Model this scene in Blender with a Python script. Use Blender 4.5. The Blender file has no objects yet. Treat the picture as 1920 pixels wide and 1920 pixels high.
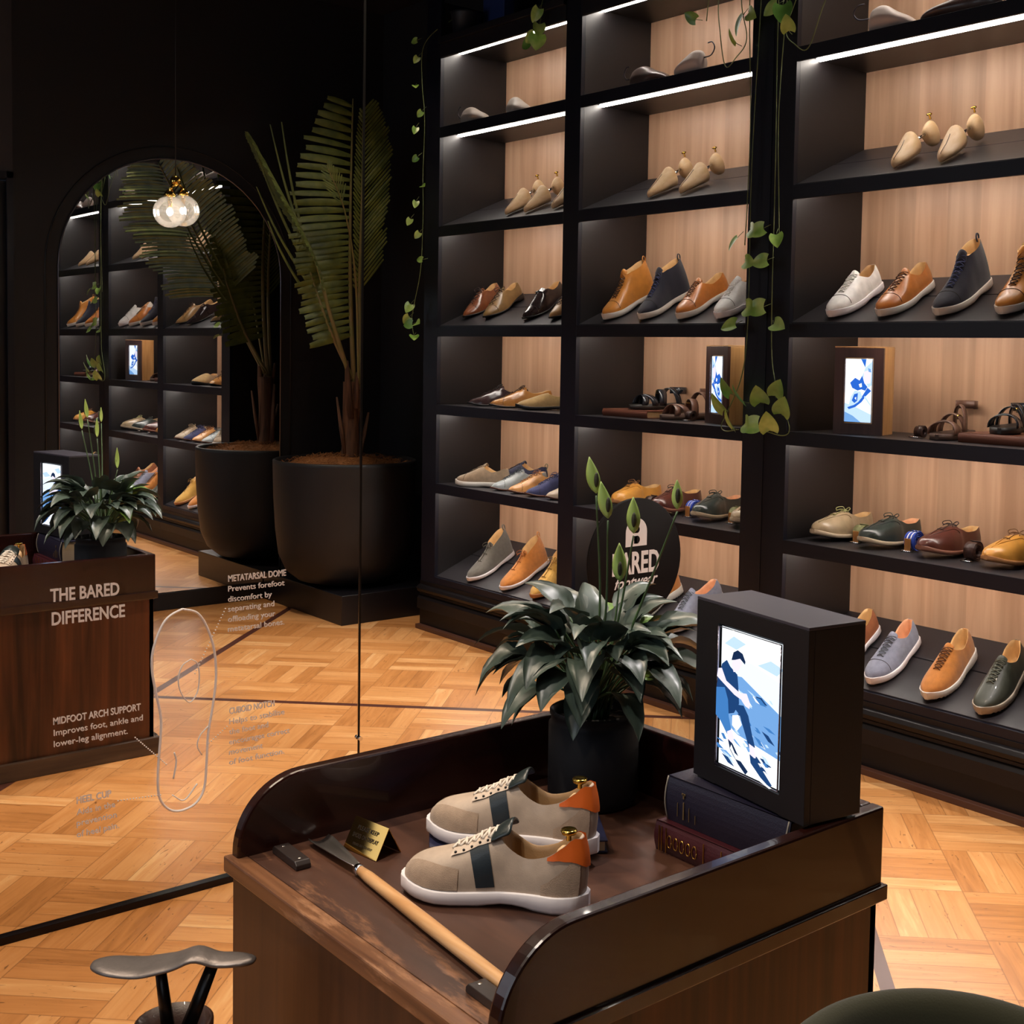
import bpy, bmesh, math, random
from mathutils import Vector, Matrix, noise
random.seed(7)
sc = bpy.context.scene
C = sc.collection
PI = math.pi
R = math.radians

# ------------------------------------------------------------ camera, world, exposure, lights
cam_d = bpy.data.cameras.new('camera'); cam = bpy.data.objects.new('camera', cam_d); C.objects.link(cam)
cam_d.sensor_width = 36.0; cam_d.lens = 43.655; cam_d.shift_x = -0.09473; cam_d.shift_y = -0.08175
cam_d.clip_start = 0.05; cam_d.clip_end = 60
H = 1.3486
yaw, pit, rol = R(41.229), R(-3.312), R(1.171)
Fv = Vector((math.sin(yaw)*math.cos(pit), math.cos(yaw)*math.cos(pit), math.sin(pit)))
Rv = Vector((math.cos(yaw), -math.sin(yaw), 0)); Uv = Rv.cross(Fv)
R2 = Rv*math.cos(rol)+Uv*math.sin(rol); U2 = Uv*math.cos(rol)-Rv*math.sin(rol)
M = Matrix((R2, U2, -Fv)).transposed().to_4x4(); M.translation = Vector((0, 0, H))
cam.matrix_world = M
sc.camera = cam
sc.view_settings.view_transform = 'Standard'; sc.view_settings.look = 'None'
sc.view_settings.gamma = 1.0; sc.view_settings.use_curve_mapping = False
sc.view_settings.exposure = 0.0
w = bpy.data.worlds.new('world'); sc.world = w; w.use_nodes = True
w.node_tree.nodes['Background'].inputs[0].default_value = (0.6, 0.7, 1, 1)
w.node_tree.nodes['Background'].inputs[1].default_value = 0.02
sc.cycles.max_bounces = 10; sc.cycles.glossy_bounces = 6; sc.cycles.diffuse_bounces = 3

def lamp(name, kind, loc, energy, color, size=0.3, rot=(0, 0, 0), spot=None, blend=0.6, sy=None):
    d = bpy.data.lights.new(name, kind); d.energy = energy; d.color = color
    if kind == 'AREA':
        d.size = size
        if sy: d.shape = 'RECTANGLE'; d.size_y = sy
    elif kind == 'SPOT':
        d.spot_size = R(spot); d.spot_blend = blend; d.shadow_soft_size = size
    else: d.shadow_soft_size = size
    o = bpy.data.objects.new(name, d); C.objects.link(o); o.location = loc; o.rotation_euler = rot
    return o
def aim(o, t):
    o.rotation_euler = (Vector(t)-o.location).to_track_quat('-Z', 'Y').to_euler()
    return o
WARM = (1.0, 0.80, 0.60); NEUT = (1.0, 0.93, 0.85)
SPOTS = [  # added spots to brighten floor, counter and palm, no fittings seen: position, target, power, colour, cone
    ((0.20, 1.30, 3.05), (1.15, 1.48, 0.55), 85, NEUT, 50),
    ((1.7, 2.50, 3.05), (1.5, 2.35, 0.0), 110, WARM, 95),
    ((2.4, 1.75, 3.05), (2.35, 1.6, 0.0), 260, (1.0, .92, .90), 66),
    ((0.4, 2.5, 3.05), (0.5, 2.3, 0.0), 120, WARM, 95),
    ((2.2, 0.55, 3.05), (2.5, 0.6, 0.0), 95, WARM, 66),
    ((0.5, 1.3, 3.05), (0.2, 1.5, 0.0), 60, WARM, 70),
    ((2.9, 0.9, 3.05), (3.2, 0.25, 1.4), 13, WARM, 70),
    ((-0.9, 0.6, 3.05), (-0.9, 1.2, 0.0), 50, WARM, 110),
]
for loc, tgt, e, col, cone in SPOTS:
    aim(lamp('added_fill_spot', 'SPOT', loc, e, col, 0.05, spot=cone, blend=0.8), tgt)
aim(lamp('unseen_side_daylight', 'AREA', (-1.85, 1.2, 1.7), 16, (0.80, 0.88, 1.0), 1.6, sy=1.8), (2.0, 1.6, 0.9))  # unseen cool side light, set in front of the closed side wall

# ------------------------------------------------------------ helpers
def srgb(h, a=1.0):
    if isinstance(h, str):
        h = h.lstrip('#'); c = [int(h[i:i+2], 16)/255 for i in (0, 2, 4)]
    else: c = list(h)
    return tuple([(x/12.92 if x <= 0.04045 else ((x+0.055)/1.055)**2.4) for x in c]+[a])
MATS = {}
def nt(name):
    m = bpy.data.materials.new(name); m.use_nodes = True
    t = m.node_tree; return m, t, t.nodes['Principled BSDF']
def node(t, k, **kw):
    n = t.nodes.new(k)
    for a, b in kw.items(): setattr(n, a, b)
    return n
def mat(name, col, rough=0.5, metal=0.0, spec=0.5, bump=0.0, bscale=300, var=0.0, coat=0.0, emit=0.0, sheen=0.0):
    if name in MATS: return MATS[name]
    m, t, p = nt(name); c = srgb(col)
    p.inputs['Base Color'].default_value = c
    p.inputs['Roughness'].default_value = rough; p.inputs['Metallic'].default_value = metal
    p.inputs['Specular IOR Level'].default_value = spec
    p.inputs['Coat Weight'].default_value = coat
    p.inputs['Sheen Weight'].default_value = sheen
    if emit: p.inputs['Emission Color'].default_value = c; p.inputs['Emission Strength'].default_value = emit
    if bump or var:
        tc = node(t, 'ShaderNodeTexCoord'); n = node(t, 'ShaderNodeTexNoise')
        n.inputs['Scale'].default_value = bscale; n.inputs['Detail'].default_value = 4
        t.links.new(tc.outputs['Object'], n.inputs['Vector'])
        if bump:
            b = node(t, 'ShaderNodeBump'); b.inputs['Strength'].default_value = bump; b.inputs['Distance'].default_value = 0.002
            t.links.new(n.outputs['Fac'], b.inputs['Height']); t.links.new(b.outputs['Normal'], p.inputs['Normal'])
        if var:
            n2 = node(t, 'ShaderNodeTexNoise'); n2.inputs['Scale'].default_value = bscale*0.08
            t.links.new(tc.outputs['Object'], n2.inputs['Vector'])
            r = node(t, 'ShaderNodeMapRange'); r.inputs['From Min'].default_value = .3; r.inputs['From Max'].default_value = .7
            r.inputs['To Min'].default_value = 1-var; r.inputs['To Max'].default_value = 1+var
            t.links.new(n2.outputs['Fac'], r.inputs['Value'])
            mx = node(t, 'ShaderNodeVectorMath', operation='SCALE'); mx.inputs[0].default_value = c[:3]
            t.links.new(r.outputs['Result'], mx.inputs['Scale']); t.links.new(mx.outputs['Vector'], p.inputs['Base Color'])
    MATS[name] = m; return m
def wood(name, c1, c2, axis='Z', rough=0.4, scale=1.0, seam=0.0, seam_axis='Y', seam_w=0.2, coat=0.0, ring=60, stretch=0.06, sharp=1.0, spec=.5):
    """grain running along an axis of the object's own space"""
    if name in MATS: return MATS[name]
    m, t, p = nt(name)
    tc = node(t, 'ShaderNodeTexCoord'); mp = node(t, 'ShaderNodeMapping')
    s = [scale]*3; s['XYZ'.index(axis)] *= stretch
    mp.inputs['Scale'].default_value = s
    t.links.new(tc.outputs['Object'], mp.inputs['Vector'])
    n = node(t, 'ShaderNodeTexNoise'); n.inputs['Scale'].default_value = ring; n.inputs['Detail'].default_value = 6; n.inputs['Distortion'].default_value = .6
    n2 = node(t, 'ShaderNodeTexNoise'); n2.inputs['Scale'].default_value = ring*.16; n2.inputs['Detail'].default_value = 3; n2.inputs['Distortion'].default_value = 1.5
    t.links.new(mp.outputs['Vector'], n.inputs['Vector']); t.links.new(mp.outputs['Vector'], n2.inputs['Vector'])
    ad = node(t, 'ShaderNodeMath', operation='ADD'); t.links.new(n.outputs['Fac'], ad.inputs[0]); t.links.new(n2.outputs['Fac'], ad.inputs[1])
    r = node(t, 'ShaderNodeValToRGB'); r.color_ramp.elements[0].position = .5-.16/sharp+.25-.12; r.color_ramp.elements[1].position = .5+.16/sharp+.12
    mr = node(t, 'ShaderNodeMapRange'); mr.inputs['From Min'].default_value = .6; mr.inputs['From Max'].default_value = 1.4
    t.links.new(ad.outputs[0], mr.inputs['Value']); t.links.new(mr.outputs[0], r.inputs['Fac'])
    r.color_ramp.elements[0].color = srgb(c1); r.color_ramp.elements[1].color = srgb(c2)
    r.color_ramp.elements[0].position = .2; r.color_ramp.elements[1].position = .85
    col = r.outputs['Color']
    if seam:
        sx = node(t, 'ShaderNodeSeparateXYZ'); t.links.new(tc.outputs['Object'], sx.inputs[0])
        dv = node(t, 'ShaderNodeMath', operation='DIVIDE'); dv.inputs[1].default_value = seam_w
        t.links.new(sx.outputs[seam_axis], dv.inputs[0])
        fl = node(t, 'ShaderNodeMath', operation='FLOOR'); t.links.new(dv.outputs[0], fl.inputs[0])
        wn = node(t, 'ShaderNodeTexWhiteNoise', noise_dimensions='1D'); t.links.new(fl.outputs[0], wn.inputs['W'])
        mr2 = node(t, 'ShaderNodeMapRange'); mr2.inputs['To Min'].default_value = 1-seam; mr2.inputs['To Max'].default_value = 1+seam*.5
        t.links.new(wn.outputs['Value'], mr2.inputs['Value'])
        vm = node(t, 'ShaderNodeVectorMath', operation='SCALE'); t.links.new(col, vm.inputs[0]); t.links.new(mr2.outputs[0], vm.inputs['Scale'])
        col = vm.outputs['Vector']
    t.links.new(col, p.inputs['Base Color'])
    p.inputs['Roughness'].default_value = rough; p.inputs['Coat Weight'].default_value = coat; p.inputs['Specular IOR Level'].default_value = spec
    MATS[name] = m; return m

class MB:
    def __init__(s): s.bm = bmesh.new(); s.mi = 0
    def _f(s, vs, smooth=False):
        try:
            f = s.bm.faces.new(vs); f.smooth = smooth; f.material_index = s.mi; return f
        except ValueError: return None
    def box(s, x0, x1, y0, y1, z0, z1, m=None):
        v = [Vector((x, y, z)) for x in (x0, x1) for y in (y0, y1) for z in (z0, z1)]
        if m: v = [m @ q for q in v]
        v = [s.bm.verts.new(q) for q in v]
        for f in ((0, 1, 3, 2), (4, 6, 7, 5), (0, 4, 5, 1), (2, 3, 7, 6), (0, 2, 6, 4), (1, 5, 7, 3)): s._f([v[i] for i in f])
        return s
    def prism(s, pts, d, m=None):
        """polygon pts (list of Vectors) pushed along vector d"""
        d = Vector(d); a = [Vector(q) for q in pts]; b = [q+d for q in a]
        if m: a = [m @ q for q in a]; b = [m @ q for q in b]
        a = [s.bm.verts.new(q) for q in a]; b = [s.bm.verts.new(q) for q in b]
        s._f(a[::-1]); s._f(b); n = len(a)
        for i in range(n): s._f([a[i], a[(i+1) % n], b[(i+1) % n], b[i]])
        return s
    def grid(s, rows, cu=False, cv=False, smooth=True, m=None):
        g = [[s.bm.verts.new((m @ Vector(q)) if m else Vector(q)) for q in r] for r in rows]
        nu, nv = len(g), len(g[0])
        for i in range(nu if cu else nu-1):
            for j in range(nv if cv else nv-1):
                s._f([g[i][j], g[(i+1) % nu][j], g[(i+1) % nu][(j+1) % nv], g[i][(j+1) % nv]], smooth)
        return g
    def tube(s, pts, r, n=8, caps=True, flat=1.0, up=None):
        pts = [Vector(q) for q in pts]; rr = r if isinstance(r, (list, tuple)) else [r]*len(pts)
        rows = []; prev = None
        for i, q in enumerate(pts):
            t = (pts[min(i+1, len(pts)-1)]-pts[max(i-1, 0)])
            if t.length < 1e-9: t = Vector((0, 0, 1))
            t.normalize()
            if prev is None:
                a = Vector(up) if up else (Vector((0, 0, 1)) if abs(t.z) < .9 else Vector((1, 0, 0)))
                a = (a-t*a.dot(t)).normalized()
            else:
                a = (prev-t*prev.dot(t)); a = a.normalized() if a.length > 1e-6 else prev
            prev = a; b = t.cross(a)
            rows.append([q+(a*math.cos(2*PI*k/n)*flat+b*math.sin(2*PI*k/n))*rr[i] for k in range(n)])
        g = s.grid(rows, cv=True)
        if caps: s._f(g[0][::-1]); s._f(g[-1])
        return s
    def lathe(s, prof, n=32, c=(0, 0, 0), m=None, cap0=False, cap1=False):
        rows = [[(c[0]+r*math.cos(2*PI*k/n), c[1]+r*math.sin(2*PI*k/n), c[2]+z) for k in range(n)] for r, z in prof]
        g = s.grid(rows, cv=True, m=m)
        if cap0: s._f(g[0][::-1])
        if cap1: s._f(g[-1])
        return s
    def sphere(s, c, r, n=12, m=None, sc=(1, 1, 1)):
        rows = [[(c[0]+sc[0]*r*math.sin(PI*i/n)*math.cos(2*PI*k/(2*n)), c[1]+sc[1]*r*math.sin(PI*i/n)*math.sin(2*PI*k/(2*n)), c[2]+sc[2]*r*math.cos(PI*i/n)) for k in range(2*n)] for i in range(n+1)]
        s.grid(rows, cv=True, m=m); return s
    def build(s, name, m, parent=None, bevel=0, sub=0, solid=0, loc=None):
        bmesh.ops.remove_doubles(s.bm, verts=s.bm.verts, dist=1e-6)
        bmesh.ops.recalc_face_normals(s.bm, faces=s.bm.faces)
        me = bpy.data.meshes.new(name); s.bm.to_mesh(me); s.bm.free()
        for mm in (m if isinstance(m, (list, tuple)) else [m]): me.materials.append(mm)
        o = bpy.data.objects.new(name, me); C.objects.link(o)
        if parent: o.parent = parent
        if loc: o.location = loc
        if solid:
            q = o.modifiers.new('s', 'SOLIDIFY'); q.thickness = solid; q.offset = 0
        if bevel:
            q = o.modifiers.new('b', 'BEVEL'); q.width = bevel; q.segments = 2; q.limit_method = 'ANGLE'; q.angle_limit = R(40)
            for f in me.polygons: f.use_smooth = False
        if sub:
            q = o.modifiers.new('u', 'SUBSURF'); q.levels = sub; q.render_levels = sub
        return o
def bx(name, m, x0, x1, y0, y1, z0, z1, parent=None, bevel=0.0015):
    return MB().box(x0, x1, y0, y1, z0, z1).build(name, m, parent, bevel)
def empty(name, loc=(0, 0, 0), mw=None):
    o = bpy.data.objects.new(name, None); o.empty_display_size = 0.05; C.objects.link(o)
    if mw is not None: o.matrix_world = mw
    else: o.location = loc
    return o
def tag(o, label=None, cat=None, group=None, kind=None):
    if label: o['label'] = label
    if cat: o['category'] = cat
    if group: o['group'] = group
    if kind: o['kind'] = kind
    return o
def struct(o, label=None): return tag(o, label, None, None, 'structure')
def lerp_tab(tab, t):
    if t <= tab[0][0]: return tab[0][1]
    for (a, b), (c, d) in zip(tab, tab[1:]):
        if t <= c:
            f = (t-a)/(c-a) if c > a else 0; f2 = f*f*(3-2*f)
            return b+(d-b)*(.5*f+.5*f2)
    return tab[-1][1]
def bez(pts, n=10):
    """catmull-rom through pts"""
    P = [Vector(p) for p in pts]; P = [P[0]*2-P[1]]+P+[P[-1]*2-P[-2]]; out = []
    for i in range(1, len(P)-2):
        for k in range(n):
            t = k/n; a, b, c, d = P[i-1:i+3]
            out.append(0.5*((2*b)+(c-a)*t+(2*a-5*b+4*c-d)*t*t+(3*b-a-3*c+d)*t*t*t))
    out.append(P[-2]); return out
def text_mesh(body, name, m, parent, size, origin, xdir, ydir, width=None, bold=0.0, ext=0.0002, align='LEFT', sx=None, shear=0.0):
    cu = bpy.data.curves.new(name, 'FONT'); cu.body = body; cu.size = size; cu.offset = bold*size; cu.extrude = ext; cu.align_x = align; cu.shear = shear
    cu.resolution_u = 3
    to = bpy.data.objects.new('t', cu); C.objects.link(to)
    dg = bpy.context.evaluated_depsgraph_get(); dg.update()
    me = bpy.data.meshes.new_from_object(to.evaluated_get(dg)); C.objects.unlink(to); bpy.data.objects.remove(to)
    xs = [v.co.x for v in me.vertices]
    k = 1.0
    if width: k = width/(max(xs)-min(xs))
    if sx: k = sx
    x0 = min(xs) if align == 'LEFT' else 0
    X, Y = Vector(xdir).normalized(), Vector(ydir).normalized(); Z = X.cross(Y); O = Vector(origin)
    for v in me.vertices:
        c = v.co.copy(); v.co = O+X*((c.x-x0)*k)+Y*c.y+Z*c.z
    me.materials.clear(); me.materials.append(m); me.name = name
    o = bpy.data.objects.new(name, me); C.objects.link(o)
    if parent: o.parent = parent
    return o

# ------------------------------------------------------------ materials
BLK = mat('black_paint', '#110f15', .45, bump=.05, bscale=500)
NAVYBLK = mat('navy_black_paint', '#090a18', .45, spec=.35)
CAVITY = mat('dark_laminate', '#131012', .45, bump=.1, bscale=900)
SHELFTOP = mat('shelf_laminate', '#211e22', .42, bump=.08, bscale=900)
WALLBLK = mat('black_wall_paint', '#0d0c10', .7, bump=.1, bscale=400)
WALLGREY = mat('charcoal_wall_paint', '#2a272b', .6, bump=.2, bscale=300)
BASEWOOD = mat('dark_plinth', '#0c080a', .45, spec=.3)
BACKW = wood('light_walnut_panel', '#a67d60', '#c79f80', 'Z', .42, seam=.11, seam_axis='Y', seam_w=.13, ring=24, stretch=.05)
DARKW = wood('mahogany', '#170705', '#2d100a', 'X', .26, coat=.3, ring=40, stretch=.05, spec=.5)
DARKWZ = wood('mahogany_upright', '#220d07', '#5a3018', 'Z', .35, coat=.08, ring=40, stretch=.04, spec=.35)
DARKWY = wood('mahogany_cross', '#1c0907', '#35130d', 'Y', .30, coat=.15, ring=40, stretch=.05, spec=.35)
def add_wear(m, x0, x1, col, axis_scale):
    t = m.node_tree; p = t.nodes['Principled BSDF']; src = p.inputs['Base Color'].links[0].from_socket
    tc = node(t, 'ShaderNodeTexCoord'); mp = node(t, 'ShaderNodeMapping'); mp.inputs['Scale'].default_value = axis_scale
    t.links.new(tc.outputs['Object'], mp.inputs['Vector']); n = node(t, 'ShaderNodeTexNoise'); n.inputs['Scale'].default_value = 9; n.inputs['Detail'].default_value = 7; n.inputs['Roughness'].default_value = .7
    t.links.new(mp.outputs[0], n.inputs['Vector'])
    r = node(t, 'ShaderNodeMapRange'); r.inputs['From Min'].default_value = .52; r.inputs['From Max'].default_value = .66; t.links.new(n.outputs['Fac'], r.inputs['Value'])
    sx = node(t, 'ShaderNodeSeparateXYZ'); t.links.new(tc.outputs['Object'], sx.inputs[0])
    rx = node(t, 'ShaderNodeMapRange'); rx.inputs['From Min'].default_value = x1; rx.inputs['From Max'].default_value = x0; t.links.new(sx.outputs['X'], rx.inputs['Value'])
    ml = node(t, 'ShaderNodeMath', operation='MULTIPLY'); t.links.new(r.outputs[0], ml.inputs[0]); t.links.new(rx.outputs[0], ml.inputs[1])
    mx = node(t, 'ShaderNodeMix', data_type='RGBA'); t.links.new(ml.outputs[0], mx.inputs[0]); t.links.new(src, mx.inputs[6]); mx.inputs[7].default_value = srgb(col); t.links.new(mx.outputs[2], p.inputs['Base Color'])
    return m
DECKW = wood('worn_walnut_top', '#35211a', '#523528', 'Y', .36, ring=30, stretch=.08)
EDGEW = wood('worn_edge', '#50301f', '#8a5f40', 'Y', .3, ring=60, stretch=.04)
BOXW = mat('dark_box_wood', '#0b090f', .5, bump=.05)
BOXF = wood('box_front_walnut', '#3a241f', '#4a302a', 'Z', .4)
BOXS = wood('box_side_oak', '#a87a48', '#c89a64', 'Z', .4)
GOLD = mat('brass', '#d9b45a', .16, 1.0)
CHROME = mat('chrome', '#d8d8da', .12, 1.0)
WHITEINK = mat('white_vinyl', '#e6e2e4', .5)
LED = mat('led_white', '#fff4e6', .5, emit=0)
LEDE = bpy.data.materials.new('led_glow'); LEDE.use_nodes = True
_t = LEDE.node_tree; _t.nodes.clear(); _e = _t.nodes.new('ShaderNodeEmission'); _o = _t.nodes.new('ShaderNodeOutputMaterial')
_e.inputs[0].default_value = (1, .90, .80, 1); _e.inputs[1].default_value = 48; _t.links.new(_e.outputs[0], _o.inputs[0])

def mirror_mat(name, col=(.93, .94, .95, 1)):
    m, t, p = nt(name); p.inputs['Base Color'].default_value = col; p.inputs['Metallic'].default_value = 1; p.inputs['Roughness'].default_value = 0.0
    return m
MIRROR = mirror_mat('silvered_glass'); MIRROR2 = mirror_mat('silvered_glass_b', (.85, .86, .87, 1))

def parquet():
    m, t, p = nt('parquet_blocks')
    L = t.links
    def mth(op, a, b=None, c=None):
        n = node(t, 'ShaderNodeMath', operation=op)
        for i, q in enumerate((a, b, c)):
            if q is None: continue
            if isinstance(q, (int, float)): n.inputs[i].default_value = q
            else: L.new(q, n.inputs[i])
        return n.outputs[0]
    tc = node(t, 'ShaderNodeTexCoord'); sx = node(t, 'ShaderNodeSeparateXYZ'); L.new(tc.outputs['Object'], sx.inputs[0])
    x, y = sx.outputs['X'], sx.outputs['Y']
    k = 1/math.sqrt(2)
    a = mth('MULTIPLY', mth('SUBTRACT', x, y), k); b = mth('MULTIPLY', mth('ADD', x, y), k)
    S = .27
    A = mth('DIVIDE', mth('SUBTRACT', a, .4525), S); B = mth('DIVIDE', mth('SUBTRACT', b, 2.08), S)
    fa, fb = mth('FLOOR', A), mth('FLOOR', B)
    u, v = mth('SUBTRACT', A, fa), mth('SUBTRACT', B, fb)
    par = mth('FLOORED_MODULO', mth('ADD', fa, fb), 2)
    inv = mth('SUBTRACT', 1, par)
    al = mth('ADD', mth('MULTIPLY', u, inv), mth('MULTIPLY', v, par))      # along the plank
    ac = mth('ADD', mth('MULTIPLY', v, inv), mth('MULTIPLY', u, par))      # across
    NP = 4
    ac4 = mth('MULTIPLY', ac, NP); pid = mth('FLOOR', ac4); w_ = mth('SUBTRACT', ac4, pid)
    cid = node(t, 'ShaderNodeCombineXYZ'); L.new(fa, cid.inputs[0]); L.new(fb, cid.inputs[1]); L.new(pid, cid.inputs[2])
    wn = node(t, 'ShaderNodeTexWhiteNoise', noise_dimensions='3D'); L.new(cid.outputs[0], wn.inputs['Vector'])
    rnd = wn.outputs['Value']
    gv = node(t, 'ShaderNodeCombineXYZ'); L.new(mth('ADD', mth('MULTIPLY', al, .5), mth('MULTIPLY', rnd, 37)), gv.inputs[0])
    L.new(mth('ADD', mth('MULTIPLY', ac, 5), mth('MULTIPLY', rnd, 91)), gv.inputs[1])
    g1 = node(t, 'ShaderNodeTexNoise'); g1.inputs['Scale'].default_value = 2.2; g1.inputs['Detail'].default_value = 5; g1.inputs['Distortion'].default_value = 1.2; L.new(gv.outputs[0], g1.inputs['Vector'])
    r1 = node(t, 'ShaderNodeValToRGB'); cr = r1.color_ramp
    cr.elements[0].color = srgb('#96602f'); cr.elements[0].position = 0
    cr.elements[1].color = srgb('#e2b982'); cr.elements[1].position = 1
    e = cr.elements.new(.35); e.color = srgb('#b87c44'); e = cr.elements.new(.7); e.color = srgb('#cb935a')
    L.new(mth('ADD', mth('MULTIPLY', rnd, .55), mth('MULTIPLY', mth('SUBTRACT', g1.outputs['Fac'], .25), .8)), r1.inputs['Fac'])
    # knots and gum veins
    kn = node(t, 'ShaderNodeTexNoise'); kn.inputs['Scale'].default_value = 3.2; kn.inputs['Detail'].default_value = 3; kn.inputs['Distortion'].default_value = 2.5
    kv = node(t, 'ShaderNodeCombineXYZ'); L.new(mth('ADD', al, mth('MULTIPLY', rnd, 53)), kv.inputs[0]); L.new(mth('ADD', mth('MULTIPLY', ac, 4.5), mth('MULTIPLY', rnd, 17)), kv.inputs[1]); L.new(kv.outputs[0], kn.inputs['Vector'])
    kr = node(t, 'ShaderNodeMapRange'); kr.inputs['From Min'].default_value = .66; kr.inputs['From Max'].default_value = .73; L.new(kn.outputs['Fac'], kr.inputs['Value'])
    # seams
    def edge(q, wd): return mth('LESS_THAN', mth('MINIMUM', q, mth('SUBTRACT', 1, q)), wd)
    sm = mth('MAXIMUM', edge(w_, .022), edge(al, .006))
    # inlay strips
    in1 = mth('LESS_THAN', mth('ABSOLUTE', mth('SUBTRACT', a, .4525)), .017)
    in2 = mth('LESS_THAN', mth('ABSOLUTE', mth('SUBTRACT', b, 2.08)), .017)
    inl = mth('MAXIMUM', in1, in2)
    def mix(f, c1, c2):
        n = node(t, 'ShaderNodeMix', data_type='RGBA'); L.new(f, n.inputs[0])
        for i, q in ((6, c1), (7, c2)):
            if isinstance(q, tuple): n.inputs[i].default_value = q
            else: L.new(q, n.inputs[i])
        return n.outputs[2]
    c = mix(mth('MULTIPLY', kr.outputs[0], .75), r1.outputs['Color'], srgb('#4a2a14'))
    c = mix(mth('MULTIPLY', sm, .5), c, srgb('#6b4020'))
    c = mix(inl, c, srgb('#4d2a20'))
    L.new(c, p.inputs['Base Color'])
    p.inputs['Roughness'].default_value = .33; p.inputs['Coat Weight'].default_value = .25; p.inputs['Coat Roughness'].default_value = .22
    return m
PARQ = parquet()

# ------------------------------------------------------------ room
G = 2.935            # plane of the wall mirror
YB = -0.38           # far wall behind the shelves' end, holds the arched mirror
WX = 3.30            # front of the shelving
XR = 3.72
ZC = 3.25
floor = struct(bx('floor', PARQ, -2.0, XR+.1, YB-.1, G+.1, -.06, 0, bevel=0), 'orange-brown basket-weave parquet floor with dark inlay lines')
struct(bx('ceiling', WALLBLK, -2.0, XR+.1, YB-.1, G+.1, ZC, ZC+.05, bevel=0), 'dark ceiling')
struct(bx('wall_right', WALLBLK, XR, XR+.1, YB-.1, G+.1, 0, ZC, bevel=0), 'black wall behind the shelving')
struct(bx('wall_mirror', WALLBLK, -2.0, XR, G+.012, G+.1, 0, ZC, bevel=0), 'black wall that carries the large mirror')
struct(bx('wall_left', WALLGREY, -2.1, -2.0, YB-.1, G+.1, 0, ZC, bevel=0), 'charcoal side wall')
# back wall with a shallow arched recess edge
struct(bx('wall_back', WALLBLK, 1.745, XR, YB-.1, YB, 0, ZC, bevel=0), 'black wall with the arched mirror')
mw = MB(); mw.box(-2.0, 1.745, YB-.1, YB, 2.12, ZC); mw.box(-2.0, .75, YB-.1, YB, 0, 2.12)
struct(mw.build('wall_back_pier', WALLGREY), 'lighter charcoal stretch of wall beside the arched mirror').name = 'wall_entry'
d1 = struct(bx('door_1', BLK, .76, 1.735, YB-.07, YB-.03, 0, 2.11), 'black door at the left edge of the reflection')
tb = MB(); tb.tube([(1.66, YB+.0, .85), (1.66, YB+.03, .86), (1.66, YB+.03, 1.2), (1.66, YB, 1.21)], .008); tb.build('door_handle', mat('dark_steel', '#55525a', .3, 1), d1)
tr = MB()
tr.box(1.715, 1.745, YB, YB+.012, 0, 2.15); tr.box(.73, 1.745, YB, YB+.012, 2.12, 2.15)
struct(tr.build('trim_1', NAVYBLK, bevel=.001), 'dark frame round the black door')
struct(bx('baseboard_back', BASEWOOD, 1.745, XR, YB, YB+.012, 0, .088), 'dark skirting under the arched mirror')

# ------------------------------------------------------------ large wall mirror
wm = tag(empty('wall_mirror_panels', (0.9, G, 0)), 'floor-to-ceiling wall mirror with white lettering and a foot-bed drawing', 'mirror')
wm.name = 'large_mirror'
XJ = 1.690
mp = MB(); mp.box(-2.0, XJ-.0035, G, G+.006, .012, 3.2)
o = mp.build('mirror_panel', MIRROR, wm); o.matrix_parent_inverse = Matrix.Translation(-wm.location)
def keep(o, par): o.matrix_parent_inverse = par.matrix_world.inverted() if False else Matrix.Translation(-par.location); return o
keep(MB().box(XJ+.0035, 3.30, G, G+.006, .012, 3.2).build('mirror_panel', MIRROR, wm), wm)
keep(bx('joint_strip', mat('joint_black', '#050505', .4), XJ-.0035, XJ+.0035, G+.004, G+.008, .012, 3.2, wm, 0), wm)
keep(MB().box(XJ-.0045, XJ-.0032, G-.0004, G+.001, .3, 3.2).build('joint_edge', CHROME, wm), wm)
keep(bx('bottom_rail', mat('rail_bronze', '#191417', .3, .6), -2.0, 3.28, G-.012, G+.004, 0, .018, wm, .001), wm)
keep(MB().tube([(XJ, G-.003, .30), (XJ, G-.012, .30)], .006).build('clip', CHROME, wm), wm)
TY = G-.0012
def mt(body, x, z, width, size, bold=0.0, name='lettering'):
    return keep(text_mesh(body, name, WHITEINK, wm, size, (x, TY, z), (1, 0, 0), (0, 0, 1), width, bold), wm)
mt('THE BARED', .893, .765, .155, .042, .018, 'title_lettering')
mt('DIFFERENCE', .896, .711, .165, .042, .018, 'title_lettering')
for body, x, z, wd, hd in [('MIDFOOT ARCH SUPPORT', .898, .480, .200, 1), ('Improves foot, ankle and', .899, .454, .204, 0), ('lower-leg alignment.', .899, .428, .168, 0),
        ('METATARSAL DOME', 1.317, .767, .156, 1), ('Prevents forefoot', 1.317, .742, .152, 0), ('discomfort by', 1.317, .716, .117, 0), ('separating and', 1.317, .691, .124, 0), ('offloading your', 1.317, .665, .127, 0), ('metatarsal bones.', 1.317, .640, .152, 0),
        ('CUBOID NOTCH', 1.321, .430, .122, 1), ('Helps to stabilise', 1.321, .404, .150, 0), ('the foot and', 1.321, .378, .105, 0), ('encourages correct', 1.321, .352, .165, 0), ('movement', 1.321, .326, .09, 0), ('of foot function.', 1.321, .300, .150, 0),
        ('HEEL CUP', .949, .284, .079, 1), ('Aids in the', .949, .257, .088, 0), ('prevention', .949, .231, .092, 0), ('of heel pain.', .949, .204, .097, 0)]:
    mt(body, x, z, wd, .023 if hd else .0205, .014 if hd else .0, 'heading_lettering' if hd else 'lettering')
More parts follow.
